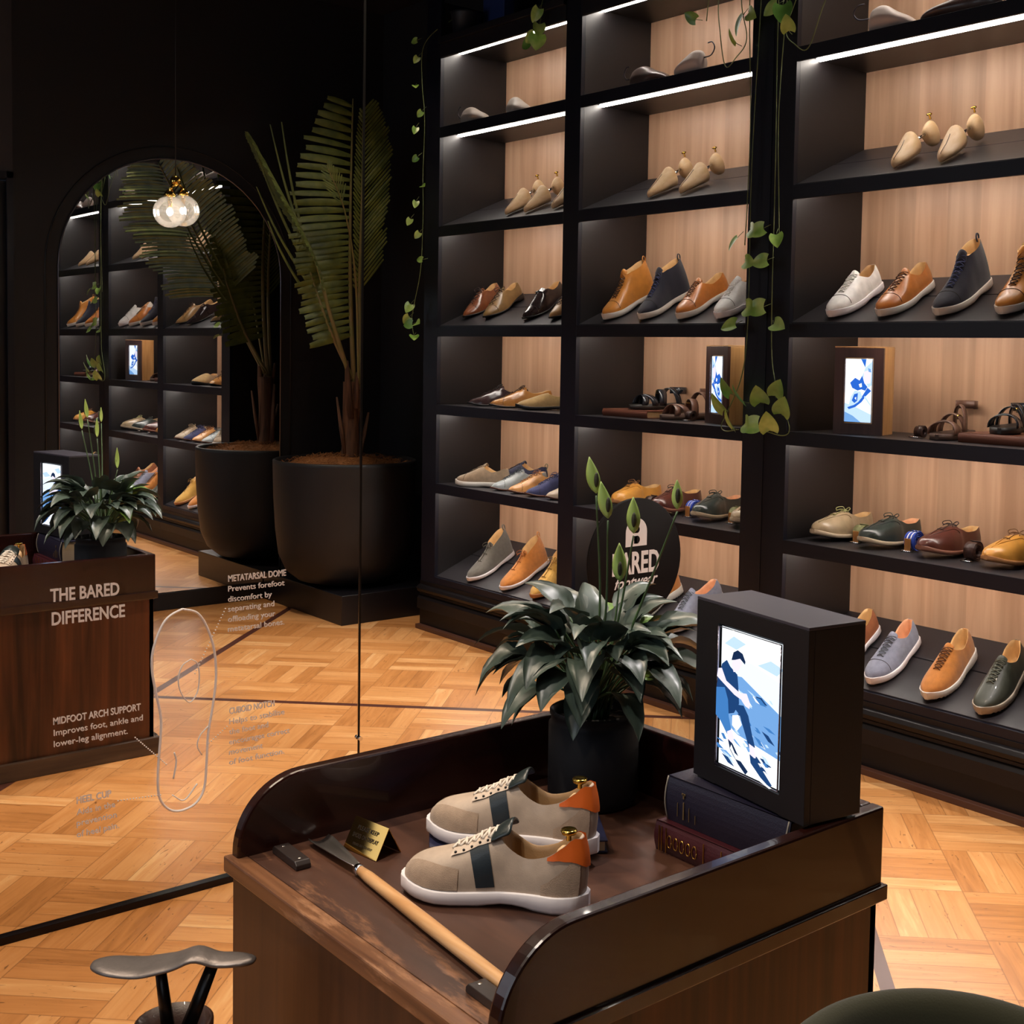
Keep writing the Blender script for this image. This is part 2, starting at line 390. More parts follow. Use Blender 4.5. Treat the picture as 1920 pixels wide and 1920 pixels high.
sole = [(1.20, .712), (1.168, .698), (1.147, .672), (1.128, .62), (1.126, .57), (1.136, .51), (1.147, .453), (1.146, .40), (1.141, .34), (1.140, .28), (1.148, .245), (1.170, .219), (1.20, .211), (1.235, .222), (1.256, .255), (1.262, .32), (1.266, .39), (1.278, .46), (1.286, .53), (1.281, .60), (1.262, .66), (1.237, .698)]
pp = bez([(a, TY, b) for a, b in sole]+[(sole[0][0], TY, sole[0][1])], 6)
kk = MB(); kk.tube(pp, .0028, 6, flat=1.0)
kk.tube(bez([(1.222, TY, .585), (1.200, TY, .572), (1.190, TY, .54), (1.197, TY, .505), (1.218, TY, .478), (1.238, TY, .50), (1.243, TY, .54), (1.238, TY, .572), (1.222, TY, .585)], 5), .0012, 5)
kk.tube(bez([(1.180, TY, .36), (1.185, TY, .335), (1.178, TY, .295)], 6), .0018, 5)
kk.tube(bez([(1.266, TY, .41), (1.245, TY, .39), (1.238, TY, .365), (1.25, TY, .34)], 6), .0012, 5)
kk.tube(bez([(1.175, TY, .255), (1.205, TY, .236), (1.238, TY, .27)], 6), .0015, 5)
keep(kk.build('footbed_drawing', WHITEINK, wm), wm)
for (x0, z0), (x1, z1), n in [((1.310, .70), (1.232, .548), 22), ((1.315, .40), (1.262, .362), 10), ((1.044, .270), (1.146, .262), 15), ((1.085, .415), (1.160, .335), 18)]:
    dt = MB()
    for i in range(n):
        f = i/(n-1); dt.sphere((x0+(x1-x0)*f, TY, z0+(z1-z0)*f), .0016, 4)
    keep(dt.build('dotted_leader', WHITEINK, wm), wm)
# round logo disc fixed to the mirror
rs = tag(empty('round_sign', (2.695, G, .70)), 'round black sign with white logo and shop name on the mirror', 'sign')
DX, DZ = 2.695, .695; rr_ = .20
keep(MB().lathe([(0, 0), (rr_, 0), (rr_, .006), (rr_-.002, .008), (0, .008)], 64, m=Matrix.Translation((DX, G, DZ)) @ Matrix.Rotation(R(90), 4, 'X')).build('disc', mat('sign_black', '#0d080a', .7, spec=.2), rs), rs)
SY = G-.0092
arch = [(-.046, 0), (.046, 0), (.046, .045)]+[(.046*math.cos(a), .045+.046*math.sin(a)) for a in [PI*k/16 for k in range(1, 16)]]+[(-.046, .045)]
am = MB(); am.prism([(DX+a-.004, SY, DZ+.045+b) for a, b in arch], (0, .001, 0)); keep(am.build('logo_arch', WHITEINK, rs), rs)
am = MB(); K = mat('sign_black', '#0d080a', .7, spec=.2)
for zz, r in ((.078, .013), (.111, .0115)):
    am.lathe([(0, 0), (r, 0)], 20, m=Matrix.Translation((DX-.002, SY-.0006, DZ+zz-.012)) @ Matrix.Rotation(R(90), 4, 'X'))
am.prism([(DX-.014, SY-.0006, DZ+.0535), (DX-.002, SY-.0006, DZ+.0535), (DX-.002, SY-.0006, DZ+.0785), (DX-.014, SY-.0006, DZ+.0785)], (0, .0003, 0))
am.prism([(DX-.014, SY-.0006, DZ+.088), (DX-.002, SY-.0006, DZ+.088), (DX-.002, SY-.0006, DZ+.110), (DX-.014, SY-.0006, DZ+.110)], (0, .0003, 0))
keep(am.build('logo_glyph', K, rs), rs)
keep(text_mesh('BARED', 'shop_name', WHITEINK, rs, .098, (DX-.105, SY, DZ-.042), (1, 0, 0), (0, 0, 1), .205, .03), rs)
keep(text_mesh('footwear', 'script_lettering', WHITEINK, rs, .05, (DX-.095, SY, DZ-.088), (1, 0, .03), (0, 0, 1), .19, .015, shear=.4), rs)

# ------------------------------------------------------------ arched mirror on the back wall
am_ = tag(empty('arched_mirror', (2.515, YB, .09)), 'tall arch-topped mirror on the black wall beside the palm', 'mirror')
def archpts(x0, x1, z0, ztop, y, n=28):
    r = (x1-x0)/2; cx = (x0+x1)/2; zc = ztop-r
    return [(x0, y, z0), (x1, y, z0)]+[(cx+r*math.cos(PI*k/n), y, zc+r*math.sin(PI*k/n)) for k in range(0, n+1)]
keep(MB().prism(archpts(1.945, 3.095, .092, 2.30, YB+.001), (0, .006, 0)).build('mirror_glass', MIRROR2, am_), am_)
fr = MB(); ap = archpts(1.945, 3.095, .092, 2.30, YB+.007)
fr.tube([Vector(q) for q in ap[1:]]+[Vector(ap[0])], .0035, 6); keep(fr.build('edge_trim', mat('edge_grey', '#6a6468', .3, .8), am_), am_)
fr = MB(); ap = archpts(1.885, 3.155, .092, 2.36, YB+.004); fr.tube([Vector(q) for q in ap[1:]]+[Vector(ap[0])], .003, 6); keep(fr.build('outer_frame', mat('frame_black', '#060608', .4), am_), am_)

# ------------------------------------------------------------ shelving
ROW = {'A': 2.415, 'D': 1.101, 'E': .721}
SLANT = {'B': (1.948, 2.116), 'C': (1.474, 1.644), 'F': (.266, .426)}
FH = .047
XB = WX+.385
def shelving(y0, y1, left_post, right_post, label):
    """y0..y1 clear opening; posts are (y0,y1) extents"""
    t = tag(empty('shoe_shelving', (WX, (y0+y1)/2, 0)), label, 'shelving', 'lit shoe shelving bays')
    def P(o): return keep(o, t)
    P(bx('back_panel', BACKW, XB, XB+.018, y0, y1, .20, 3.0, t, 0))
    for (a, b) in (left_post, right_post):
        m = MB(); m.box(WX, WX+.02, a, b, .20, 3.1); o = P(m.build('upright', NAVYBLK, t, .001))
        P(bx('side_panel', CAVITY, WX+.02, XB+.018, a, b, .20, 3.0, t, 0))
    for z in (ROW['A'], ROW['D'], ROW['E']):
        P(bx('shelf_board', [SHELFTOP], WX+.012, XB, y0, y1, z-.024, z, t, 0))
        P(bx('shelf_fascia', NAVYBLK, WX, WX+.012, y0, y1, z-FH, z+.0005, t, .001))
    P(bx('top_board', BLK, WX-.02, XB, y0, y1, 2.80, 2.831, t, .002)); P(bx('top_fascia', BLK, WX-.005, WX+.012, y0, y1, 2.739, 2.80, t, .001))
    P(bx('soffit', CAVITY, WX+.012, XB, y0, y1, 2.781, 2.80, t, 0))
    for k, (za, zb) in SLANT.items():
        P(bx('shelf_fascia', NAVYBLK, WX, WX+.012, y0, y1, za-(FH if k != 'F' else .03), za+.0005, t, .001))
        s = (zb-za)/.385
        m = MB(); xm = WX+.215
        m.prism([(WX+.012, y0, za+.012*s-.022), (xm, y0, za+(xm-WX)*s-.022), (xm, y0, za+(xm-WX)*s), (WX+.012, y0, za+.012*s)], (0, y1-y0, 0))
        m.prism([(xm+.006, y0, za+(xm-WX)*s-.016), (XB, y0, zb-.018), (XB, y0, zb+.0), (xm+.006, y0, za+(xm-WX)*s+.0025)], (0, y1-y0, 0))
        P(m.build('slanted_shelf', SHELFTOP, t, .001))
    # LED strips
    for zz in (2.775, ROW['A']-.030, SLANT['B'][0]+.020-.006, SLANT['C'][0]+.022-.006, ROW['D']-.030, ROW['E']-.030):
        s = P(bx('light_strip', LEDE, WX+.099, WX+.120, y0+.004, y1-.004, zz, zz+.006, t, 0))
    # base
    P(bx('base_panel', BASEWOOD, WX-.004, WX+.03, left_post[0] if left_post[0] < y0 else y0, right_post[1], .02, .236, t, .001))
    m = MB(); ya, yb = min(left_post[0], right_post[0]), max(left_post[1], right_post[1])
    m.prism([(WX-.004, ya, .175), (WX-.02, ya, .185), (WX-.026, ya, .20), (WX-.018, ya, .212), (WX-.004, ya, .218)], (0, yb-ya, 0))
    m.prism([(WX-.004, ya, .10), (WX-.02, ya, .10), (WX-.02, ya, .150), (WX-.012, ya, .162), (WX-.004, ya, .165)], (0, yb-ya, 0))
    P(m.build('base_moulding', BASEWOOD, t, .001))
    P(bx('shoe_mould', mat('brown_shoe_mould', '#4a2d20', .4), WX-.030, WX-.004, ya, yb, 0, .022, t, .002))
    return t
shelving(1.886, 2.832, (1.786, 1.886), (2.832, 2.934), 'lit black shoe shelving bay next to the mirror')
shelving(.845, 1.7858, (.725, .845), (1.7855, 1.7859), 'lit black shoe shelving bay farther from the mirror, ending by the palm')

# ------------------------------------------------------------ shoes
HW = [(0, 0.0), (.012, .013), (.035, .023), (.08, .030), (.16, .0345), (.30, .0345), (.42, .036), (.55, .042), (.68, .0475), (.78, .0470), (.86, .0425), (.92, .034), (.965, .022), (.99, .011), (1, 0)]
HWP = [(0, 0.0), (.012, .013), (.035, .021), (.08, .028), (.16, .031), (.30, .029), (.42, .032), (.55, .040), (.66, .0445), (.76, .042), (.84, .035), (.91, .026), (.96, .017), (.988, .009), (1, 0)]
KIND = {
 'sneaker': dict(hw=HW, st=.027, st1=.024, spring=.008, thr=.46, rim=[(0, .090), (.06, .092), (.16, .080), (.30, .071), (.40, .082), (.46, .098)], top=[(.46, .102), (.55, .093), (.65, .078), (.75, .065), (.85, .056), (.93, .048), (.975, .040), (1, .030)], rw=.026, laces=6, cap=.80),
 'hightop': dict(hw=HW, st=.027, st1=.024, spring=.008, thr=.42, rim=[(0, .160), (.08, .158), (.2, .147), (.32, .142), (.42, .150)], top=[(.42, .150), (.48, .125), (.55, .103), (.65, .082), (.75, .066), (.85, .056), (.93, .048), (.975, .040), (1, .030)], rw=.030, laces=8, cap=.80),
 'chukka': dict(hw=HW, st=.022, st1=.018, spring=.010, thr=.42, rim=[(0, .142), (.08, .140), (.2, .128), (.32, .120), (.42, .112)], top=[(.42, .112), (.5, .098), (.6, .080), (.7, .065), (.8, .055), (.9, .047), (.96, .038), (1, .026)], rw=.029, laces=3, cap=0),
 'oxford': dict(hw=HWP, st=.026, st1=.008, spring=.012, thr=.44, rim=[(0, .082), (.06, .082), (.2, .070), (.32, .066), (.44, .086)], top=[(.44, .090), (.53, .083), (.62, .071), (.7, .060), (.8, .046), (.9, .037), (.96, .030), (1, .016)], rw=.025, laces=4, cap=.80, heel=True),
 'monk': dict(hw=HWP, st=.026, st1=.008, spring=.012, thr=.44, rim=[(0, .084), (.06, .084), (.2, .072), (.32, .070), (.44, .094)], top=[(.44, .100), (.53, .090), (.62, .074), (.7, .060), (.8, .046), (.9, .037), (.96, .030), (1, .016)], rw=.025, laces=0, cap=.80, heel=True),
 'boat': dict(hw=HW, st=.018, st1=.014, spring=.012, thr=.50, rim=[(0, .070), (.06, .070), (.2, .060), (.38, .058), (.50, .070)], top=[(.50, .074), (.58, .072), (.68, .062), (.78, .053), (.88, .046), (.95, .038), (1, .022)], rw=.028, laces=2, cap=0, bow=True),
 'slipon': dict(hw=HW, st=.022, st1=.016, spring=.012, thr=.50, rim=[(0, .074), (.06, .074), (.2, .062), (.38, .060), (.50, .074)], top=[(.50, .078), (.58, .074), (.68, .064), (.78, .053), (.88, .044), (.95, .036), (1, .022)], rw=.027, laces=0, cap=0),
 'runner': dict(hw=HW, st=.036, st1=.026, spring=.012, thr=.46, rim=[(0, .104), (.06, .106), (.16, .092), (.30, .080), (.40, .092), (.46, .108)], top=[(.46, .112), (.55, .102), (.65, .086), (.75, .070), (.85, .060), (.93, .050), (.975, .042), (1, .030)], rw=.027, laces=7, cap=0, tread=True),
}
TS = [0, .008, .02, .04, .06, .09, .13, .18, .24, .30, .36, .42, .46, .50, .55, .60, .66, .72, .78, .83, .88, .92, .95, .975, .99, 1.0]
class Shoe:
    def __init__(s, kind, L=.295, W=1.0, side=1, hscale=1.0):
        s.k = KIND[kind]; s.L = L; s.W = W; s.side = side; s.hs = hscale; s.kind = kind
    def w(s, t): return lerp_tab(s.k['hw'], t)*s.W
    def c(s, t):
        return s.side*(-.007*math.sin(PI*min(1, max(0, (t-.15)/.6)))+.006*max(0, (t-.6)/.4)**1.5)
    def st(s, t): return (s.k['st']+(s.k['st1']-s.k['st'])*min(1, max(0, (t-.2)/.4))) + s.k['spring']*max(0, (t-.72)/.28)**2
    def zb(s, t):
        b = s.k['spring']*max(0, (t-.72)/.28)**2
        if s.k.get('heel') and .24 < t < .60: b += s.k['st']*.62*math.sin(PI*(t-.24)/.36)**.7 if t < .42 else (s.k['st']*.62*math.sin(PI*(t-.24)/.36)**.7)*.8
        if not s.k.get('heel') and .25 < t < .55: b += .005*math.sin(PI*(t-.25)/.30)
        return b
    def side_pt(s, t, f, sg):
        """outer surface of the quarter behind the throat; f 0 sole .. 1 rim"""
        w = s.w(t); z0 = s.st(t)-.003; z1 = max(z0+.004, lerp_tab(s.k['rim'], t)*s.hs)
        rw = min(w*.97, s.k['rw']*(.35+.65*min(1, t/.16)) if t < .16 else s.k['rw'])
        if t < .012: rw = w
        g = (1-f)**1.3
        y = rw+(w-rw)*g+.003*math.sin(PI*f)*min(1, t/.05)
        x = t*s.L + max(0, 1-t/.14)*(-.0035*math.sin(PI*min(1, f*1.1))+.005*f**4)
        return Vector((x, s.c(t)+sg*y, z0+(z1-z0)*f))
    def dome(s, t, ph):
        w = s.w(t); z0 = s.st(t)-.003; h = max(.003, lerp_tab(s.k['top'], t)*s.hs-z0)
        cs, sn = math.cos(ph), math.sin(ph)
        e = .82
        return Vector((t*s.L, s.c(t)-math.copysign(abs(cs)**e, cs)*w, z0+h*abs(sn)**(.80 if t < .9 else .7)))
    def body(s, upper, lining, par, names=('upper', 'lining')):
        J = 18; thr = s.k['thr']; rows = []; openi = []
        for i, t in enumerate(TS):
            if t < thr-1e-6:
                r = [s.side_pt(t, k/6, -1) for k in range(7)]
                rg = [s.side_pt(t, k/6, 1) for k in range(6, -1, -1)]
                a, b = r[-1], rg[0]
                if t >= .035:
                    zi = s.st(t)+.004; c = s.c(t); hw = max(.004, abs(a.y-c)-.0045)
                    mid = [Vector((a.x, c-hw, a.z-.001)), Vector((a.x, c-hw*.96, zi)), Vector((a.x, c, zi-.001)), Vector((a.x, c+hw*.96, zi)), Vector((a.x, c+hw, b.z-.001))]
                    openi.append(i)
                else: mid = [a.lerp(b, q) for q in (1/6, 2/6, 3/6, 4/6, 5/6)]
                rows.append(r+mid+rg)
            else: rows.append([s.dome(t, PI*j/18) for j in range(19)])
        def cell(i, j): return 6 <= j < 12 and i+1 >= openi[0] and i <= openi[-1]
        U, I = MB(), MB()
        for which, mb in ((0, U), (1, I)):
            vs = {}
            def V(i, j):
                if (i, j) not in vs: vs[(i, j)] = mb.bm.verts.new(rows[i][j])
                return vs[(i, j)]
            for i in range(len(rows)-1):
                for j in range(18):
                    if cell(i, j) == bool(which): mb._f([V(i, j), V(i+1, j), V(i+1, j+1), V(i, j+1)], True)
        def fin(mb, nm, m):
            o = mb.build(nm, m, par, sub=1); return o
        fin(U, names[0], upper); fin(I, names[1], lining)
    def soleparts(s, m, par, name='sole', extra=.004, tread=None):
        rows = []
        ts = [0, .004, .015, .035, .06, .1, .16, .22, .26, .32, .38, .44, .5, .56, .62, .7, .78, .84, .9, .94, .97, .99, .997, 1.0]
        def ring(t):
            w = s.w(t)+(extra if 0 < t < 1 else 0); c = s.c(t); x = t*s.L+(extra if t > .985 else (-extra if t < .01 else 0)); zt, zb = s.st(t), s.zb(t)
            if t in (0, 1.0): w = .006
            k = .86
            return [Vector((x, c-w*k, zb)), Vector((x, c-w, zb+(zt-zb)*.25)), Vector((x, c-w, zt-.0015)), Vector((x, c-w*.97, zt)), Vector((x, c+w*.97, zt)), Vector((x, c+w, zt-.0015)), Vector((x, c+w, zb+(zt-zb)*.25)), Vector((x, c+w*k, zb))]
        mb = MB()
        if s.k.get('heel'):
            rows = [ring(t) for t in ts]
            g = mb.grid(rows, cv=True); mb._f(g[0][::-1]); mb._f(g[-1]); mb.build(name, m, par)
        else:
            if s.k.get('tread'):
                ts = [0, .004, .015]+[.03+.94*k/44 for k in range(45)]+[.985, .997, 1.0]
                rows = []
                for i, t in enumerate(ts):
                    r = ring(t)
                    if i % 2 and .03 < t < .97:
                        for q in (0, 7): r[q].z += .004
                        for q in (1, 6): r[q].y += (-.0022 if q == 6 else .0022)
                    rows.append(r)
            else: rows = [ring(t) for t in ts]
            g = mb.grid(rows, cv=True); mb._f(g[0][::-1]); mb._f(g[-1]); mb.build(name, m, par)
    def on(s, t, y, up=.002):
        """point on dome above lateral offset y"""
        w = s.w(t); q = min(.999, abs(y)/w)**(1/.82); ph = math.acos(q); ph = ph if y < 0 else PI-ph
        p = s.dome(t, ph); p.z += up; return p
    def laces(s, m, par, n, t0=None, t1=.70, hw=.015, r=.0017):
        mb = MB(); t0 = t0 or s.k['thr']+.015
        for i in range(n):
            t = t0+(t1-t0)*i/max(1, n-1); dt = (t1-t0)/max(1, n-1)*.8
            h = hw*(1.15-.35*i/max(1, n-1))
            for sg in ((1, -1) if n > 3 else (1,)):
                pts = []
                for k in range(7):
                    f = k/6; y = sg*h*(2*f-1); pts.append(s.on(min(.97, t+(dt*(1-f) if n > 3 else 0)), y, .0022+.0015*math.sin(PI*f)+(0.001 if sg > 0 else 0)))
                mb.tube(pts, r, 6)
        if n <= 3: mb.tube([s.on(t0+(t1-t0)*q/5, .001, .002) for q in range(6)], r*.8, 5)
        if s.k.get('bow') or n <= 5:
            p0 = s.on(t0, 0, .004)
            for sg in (1, -1):
                mb.tube(bez([p0, p0+Vector((-.004, sg*.014, .010)), p0+Vector((.008, sg*.030, .006)), p0+Vector((.016, sg*.024, -.002)), p0+Vector((.004, sg*.006, .002))], 5), r*.9, 6)
                mb.tube(bez([p0, p0+Vector((.012, sg*.012, .002)), p0+Vector((.024, sg*.020, -.006))], 4), r*.8, 6)
        mb.build('laces', m, par)
    def tongue(s, m, par, rise=.018, wdt=.019, back=.075):
        thr = s.k['thr']; rows = []
        for i in range(6):
            f = i/5; t = thr+.05-back*f; base = s.on(thr+.03, 0, 0); zt = lerp_tab(s.k['top'], max(thr, t))*s.hs-.001
            x = t*s.L; z = zt+rise*f**1.2+.002
            rows.append([Vector((x-.003*abs(q)*f, s.c(t)+q*wdt*(1-.15*f*f), z-(.010+.006*f)*q*q)) for q in (-1, -.6, -.2, .2, .6, 1)])
        mb = MB(); mb.grid(rows); mb.build('tongue', m, par, solid=.0055, sub=1)
    def cap(s, m, par, t=.80):
        mb = MB(); pts = [s.dome(t+.02*math.sin(PI*k/16)*-1, PI*k/16)+Vector((0, 0, .0006)) for k in range(1, 16)]
        mb.tube(pts, .0008, 5); mb.build('toe_cap_seam', m, par)
    def patch(s, fn, us, vs, name, m, par, off=.0012):
        rows = [[fn(u, v) for v in vs] for u in us]
        out = []
        for i, r in enumerate(rows):
            o = []
            for j, p in enumerate(r):
                a = rows[min(i+1, len(rows)-1)][j]-rows[max(i-1, 0)][j]; b = r[min(j+1, len(r)-1)]-r[max(j-1, 0)]
                nn = a.cross(b)
                nn = nn.normalized() if nn.length > 1e-12 else Vector((0, 0, 1))
                cen = Vector((p.x if p.x > .03 else .05, s.c(.5), .03))
                if nn.dot(p-cen) < 0: nn = -nn
                o.append(p+nn*off)
            out.append(o)
        mb = MB(); mb.grid(out); return mb.build(name, m, par)

LMAT = {}
def leather(h, rough=.32): return mat('leather_'+h.strip('#'), h, rough, bump=.12, bscale=500, var=.10, coat=.12)
def suede(h): return mat('suede_'+h.strip('#'), h, .9, bump=.5, bscale=700, var=.12, sheen=.25)
RUB = mat('white_rubber', '#d8d2c8', .55); RUBW = mat('bright_white_rubber', '#e8e2e4', .5)
LIN = leather('#c9a06a', .6); LINP = leather('#d9a078', .6); LINT = leather('#b88a58', .6)
BLKSOLE = mat('black_sole', '#120d0d', .5); BRNSOLE = mat('brown_sole', '#5a3424', .5); TANSOLE = mat('tan_sole', '#b07a4a', .55); CREAM = mat('cream_sole', '#cbb89c', .55)
def lace(h): return mat('lace_'+h.strip('#'), h, .8)
def pose(toe, ang, L, row=None, z=None, tilt=0):
    """toe: world (x,y) of the toe tip; ang: degrees the toe turns towards +y from straight out (-x)"""
    if row in SLANT:
        a, b = SLANT[row]; sl = (b-a)/.385; zt = a+(toe[0]-WX)*sl
        d1 = Vector((-1, 0, -sl)).normalized(); n = Vector((-sl, 0, 1)).normalized(); zt += .003
    else:
        d1 = Vector((-1, 0, 0)); n = Vector((0, 0, 1)); zt = (ROW[row] if row else z)+.0005
    t = d1*math.cos(R(ang))+Vector((0, 1, 0))*math.sin(R(ang)); t.normalize()
    l = n.cross(t)
    if tilt:
        rot = Matrix.Rotation(R(tilt), 3, l); t = rot @ t; n = rot @ n
    M = Matrix((t, l, n)).transposed().to_4x4(); M.translation = Vector((toe[0], toe[1], zt))-t*L
    return M
NSHOE = [0]
def shoe(kind, label, toe, ang, row, upper, sole, lining=LIN, lc=None, L=.29, W=1.0, side=1, group=None, cat='shoe', z=None, tilt=0, hs=1.0, pull=None, name=None):
    s = Shoe(kind, L, W, side, hs)
    nm = name or {'sneaker': 'sneaker', 'hightop': 'high_top_boot', 'chukka': 'chukka_boot', 'oxford': 'lace_up_shoe', 'monk': 'monk_strap_shoe', 'boat': 'boat_shoe', 'slipon': 'slip_on_shoe', 'runner': 'running_shoe'}[kind]
    t = empty(nm, mw=pose(toe, ang, L, row, z, tilt)); tag(t, label, cat, group)
    s.body(upper, lining, t); s.soleparts(sole, t)
    if kind in ('sneaker', 'hightop', 'runner', 'chukka', 'oxford'): s.tongue(upper, t, rise=.010 if kind != 'oxford' else .003)
    if s.k['laces']: s.laces(lc or lace('#2a1a12'), t, s.k['laces'])
    if s.k.get('cap'): s.cap(mat('seam_dark', '#2a1c14', .7) if upper.name.find('e8e') < 0 else mat('seam_light', '#a8a4a0', .7), t, s.k['cap'])
    if kind == 'boat':
        ap = [s.dome(.93-.40*math.sin(PI*k/20)**0 * abs(math.cos(PI*k/20))**.6, R(42+96*k/20))+Vector((0, 0, .001)) for k in range(21)]
        mb = MB(); mb.tube(ap, .0014, 5); mb.build('apron_seam', upper, t)
    if kind == 'monk':
        for q in (.52,):
            s.patch(lambda u, v: s.dome(u, v), [q-.02, q, q+.02], [R(35+110*k/10) for k in range(11)], 'strap', upper, t, .003)
        mb = MB(); p = s.on(.53, .02, .006); mb.box(p.x-.008, p.x+.008, p.y-.003, p.y+.003, p.z-.004, p.z+.002); mb.build('buckle', CHROME, t)
    if pull:
        mb = MB(); p = s.side_pt(.005, 1, 1); zt = p.z
        mb.tube(bez([(.004, 0, zt-.018), (-.003, 0, zt+.006), (.004, 0, zt+.016), (.012, 0, zt+.004), (.010, 0, zt-.012)], 5), .0035, 6, flat=.35); mb.build('pull_tab', pull, t)
    return t

g1 = 'shoes on the slanted shelf beside the mirror'
WHT = leather('#f2efea', .4)
shoe('sneaker', 'white leather sneaker, nearest the mirror on the boot shelf', (3.330, 2.665), -2, 'C', WHT, RUBW, LINT, lace('#e6e2da'), group=None, side=-1)
shoe('sneaker', 'tan leather sneaker with brown laces between white sneaker and navy boot', (3.330, 2.462), -1, 'C', leather('#b86e30'), RUB, LIN, lace('#5a3418'), side=-1)
shoe('hightop', 'navy suede high-top boot with white sole on the boot shelf', (3.332, 2.245), -1, 'C', suede('#100d20'), RUB, LIN, lace('#343a60'), side=-1, pull=suede('#100d20'))
shoe('hightop', 'tan leather high-top boot with dark laces on the boot shelf', (3.335, 2.025), -3, 'C', leather('#c07c34'), RUB, LIN, lace('#3a2010'), side=-1, pull=leather('#c07c34'))
# row E : boat shoes with rolled belts
BANG = 25
shoe('boat', 'beige leather boat shoe with olive laces, nearest the mirror', (3.360, 2.742), 4, None, leather('#a08a6c'), CREAM, LIN, lace('#8a8a5a'), L=.285, side=-1, W=1.10, hs=1.22, z=ROW['E']+.018, tilt=-3.5)
shoe('boat', 'dark green leather boat shoe with matching laces', (3.360, 2.537), 4, None, leather('#2e3430', .28), CREAM, LINP, lace('#20261f'), L=.285, side=-1, W=1.10, hs=1.22, z=ROW['E']+.018, tilt=-3.5)
shoe('boat', 'burgundy brown leather boat shoe behind the blue striped belt', (3.360, 2.304), 4, None, leather('#50281f', .28), mat('pink_brown_sole', '#8a5a48', .5), LIN, lace('#2c1712'), L=.285, side=-1, W=1.10, hs=1.22, z=ROW['E']+.018, tilt=-3.5)
shoe('boat', 'mustard tan leather boat shoe with curled laces', (3.360, 2.065), 4, None, leather('#c08638', .35), TANSOLE, LIN, lace('#6a4420'), L=.285, side=-1, W=1.10, hs=1.22, z=ROW['E']+.018, tilt=-3.5)
# row F
shoe('sneaker', 'reddish brown leather sneaker on bottom shelf nearest the mirror', (3.342, 2.640), -2, 'F', leather('#9a5c3c', .35), RUBW, LIN, lace('#4a2818'), side=-1)
shoe('sneaker', 'pale blue-grey suede sneaker with white sole on bottom shelf', (3.330, 2.455), -4, 'F', suede('#83879a'), RUBW, LINP, lace('#5a6068'), side=-1)
shoe('runner', 'orange tan suede running shoe with chunky sole on bottom shelf', (3.322, 2.230), -4, 'F', suede('#b4702c'), RUB, LIN, lace('#5a3414'), side=-1)
shoe('runner', 'dark olive running shoe with grey trim on bottom shelf', (3.318, 2.035), -5, 'F', leather('#3b3e34', .5), mat('grey_brown_sole', '#a89c8a', .55), LIN, lace('#55584a'), side=-1)

# ---- far bay (seen in the mirror)
shoe('oxford', 'glossy reddish brown lace-up shoe on the slanted shelf by the palm end', (3.375, .975), 14, 'C', leather('#7a4428', .2), BLKSOLE, LIN, lace('#2c150c'), W=1.0)
shoe('oxford', 'olive tan lace-up shoe beside the reddish brown one', (3.368, 1.150), 14, 'C', leather('#86663c', .3), BLKSOLE, LIN, lace('#3a240f'))
shoe('monk', 'glossy black monk strap shoe with buckle on slanted shelf', (3.345, 1.480), 10, 'C', leather('#2a1e1e', .12), BLKSOLE, LIN)
shoe('oxford', 'tan lace-up shoe beside the black monk strap shoe', (3.345, 1.670), 8, 'C', leather('#9a7448', .3), BLKSOLE, LIN, lace('#3a240f'))
shoe('oxford', 'glossy dark plum lace-up shoe on the flat shelf by the palm end', (3.385, .985), -32, 'D', leather('#3c2a2a', .15), BLKSOLE, LIN, lace('#201414'), side=-1)
shoe('oxford', 'glossy tan lace-up shoe beside the dark plum one', (3.375, 1.175), -32, 'D', leather('#a8723c', .2), BLKSOLE, LIN, lace('#3a200f'), side=-1)
shoe('slipon', 'beige suede slip-on shoe beside the glossy tan one', (3.360, 1.40), -38, 'D', suede('#a08050'), BLKSOLE, LIN, side=-1)
shoe('sneaker', 'taupe suede shoe with white sole on shelf above the desert boots', (3.345, .965), -62, 'E', suede('#8a755e'), RUB, LIN, lace('#6a5a48'), L=.27, side=-1)
shoe('sneaker', 'navy knitted sneaker with white sole standing behind taupe shoe', (3.52, 1.03), -66, 'E', suede('#1b1b36'), RUBW, LIN, lace('#15152a'), L=.28, side=-1, z=None, pull=leather('#6a6a4a'), hs=1.1)
shoe('oxford', 'silver grey lace-up shoe on shelf above the desert boots', (3.345, 1.235), -20, 'E', leather('#8a9090', .3), BRNSOLE, LIN, lace('#3a4044'), L=.27, side=-1)
shoe('oxford', 'light tan lace-up shoe between silver and navy shoes', (3.340, 1.375), -20, 'E', leather('#c08850', .3), BRNSOLE, LIN, lace('#7a4a24'), L=.27, side=-1)
shoe('oxford', 'navy blue lace-up shoe beside the light tan one', (3.335, 1.51), -20, 'E', suede('#2c2f55'), BRNSOLE, LIN, lace('#20244a'), L=.27, side=-1)
shoe('oxford', 'pale beige lace-up shoe closest to the middle upright', (3.335, 1.655), -20, 'E', leather('#b09a80', .4), BRNSOLE, LIN, lace('#8a7458'), L=.27, side=-1)
shoe('chukka', 'grey suede desert boot with white sole on bottom shelf', (3.322, 1.120), 6, 'F', suede('#5d5850'), RUBW, LIN, lace('#4a463e'), pull=suede('#5d5850'))
shoe('chukka', 'orange tan suede desert boot with white sole on bottom shelf', (3.318, 1.385), 4, 'F', suede('#b8722c'), RUBW, LIN, lace('#8a4f1e'), pull=suede('#b8722c'))
shoe('chukka', 'mustard yellow suede desert boot with tan sole on bottom shelf', (3.318, 1.610), 4, 'F', suede('#c89a48'), TANSOLE, LIN, lace('#8a6428'), pull=suede('#c89a48'))

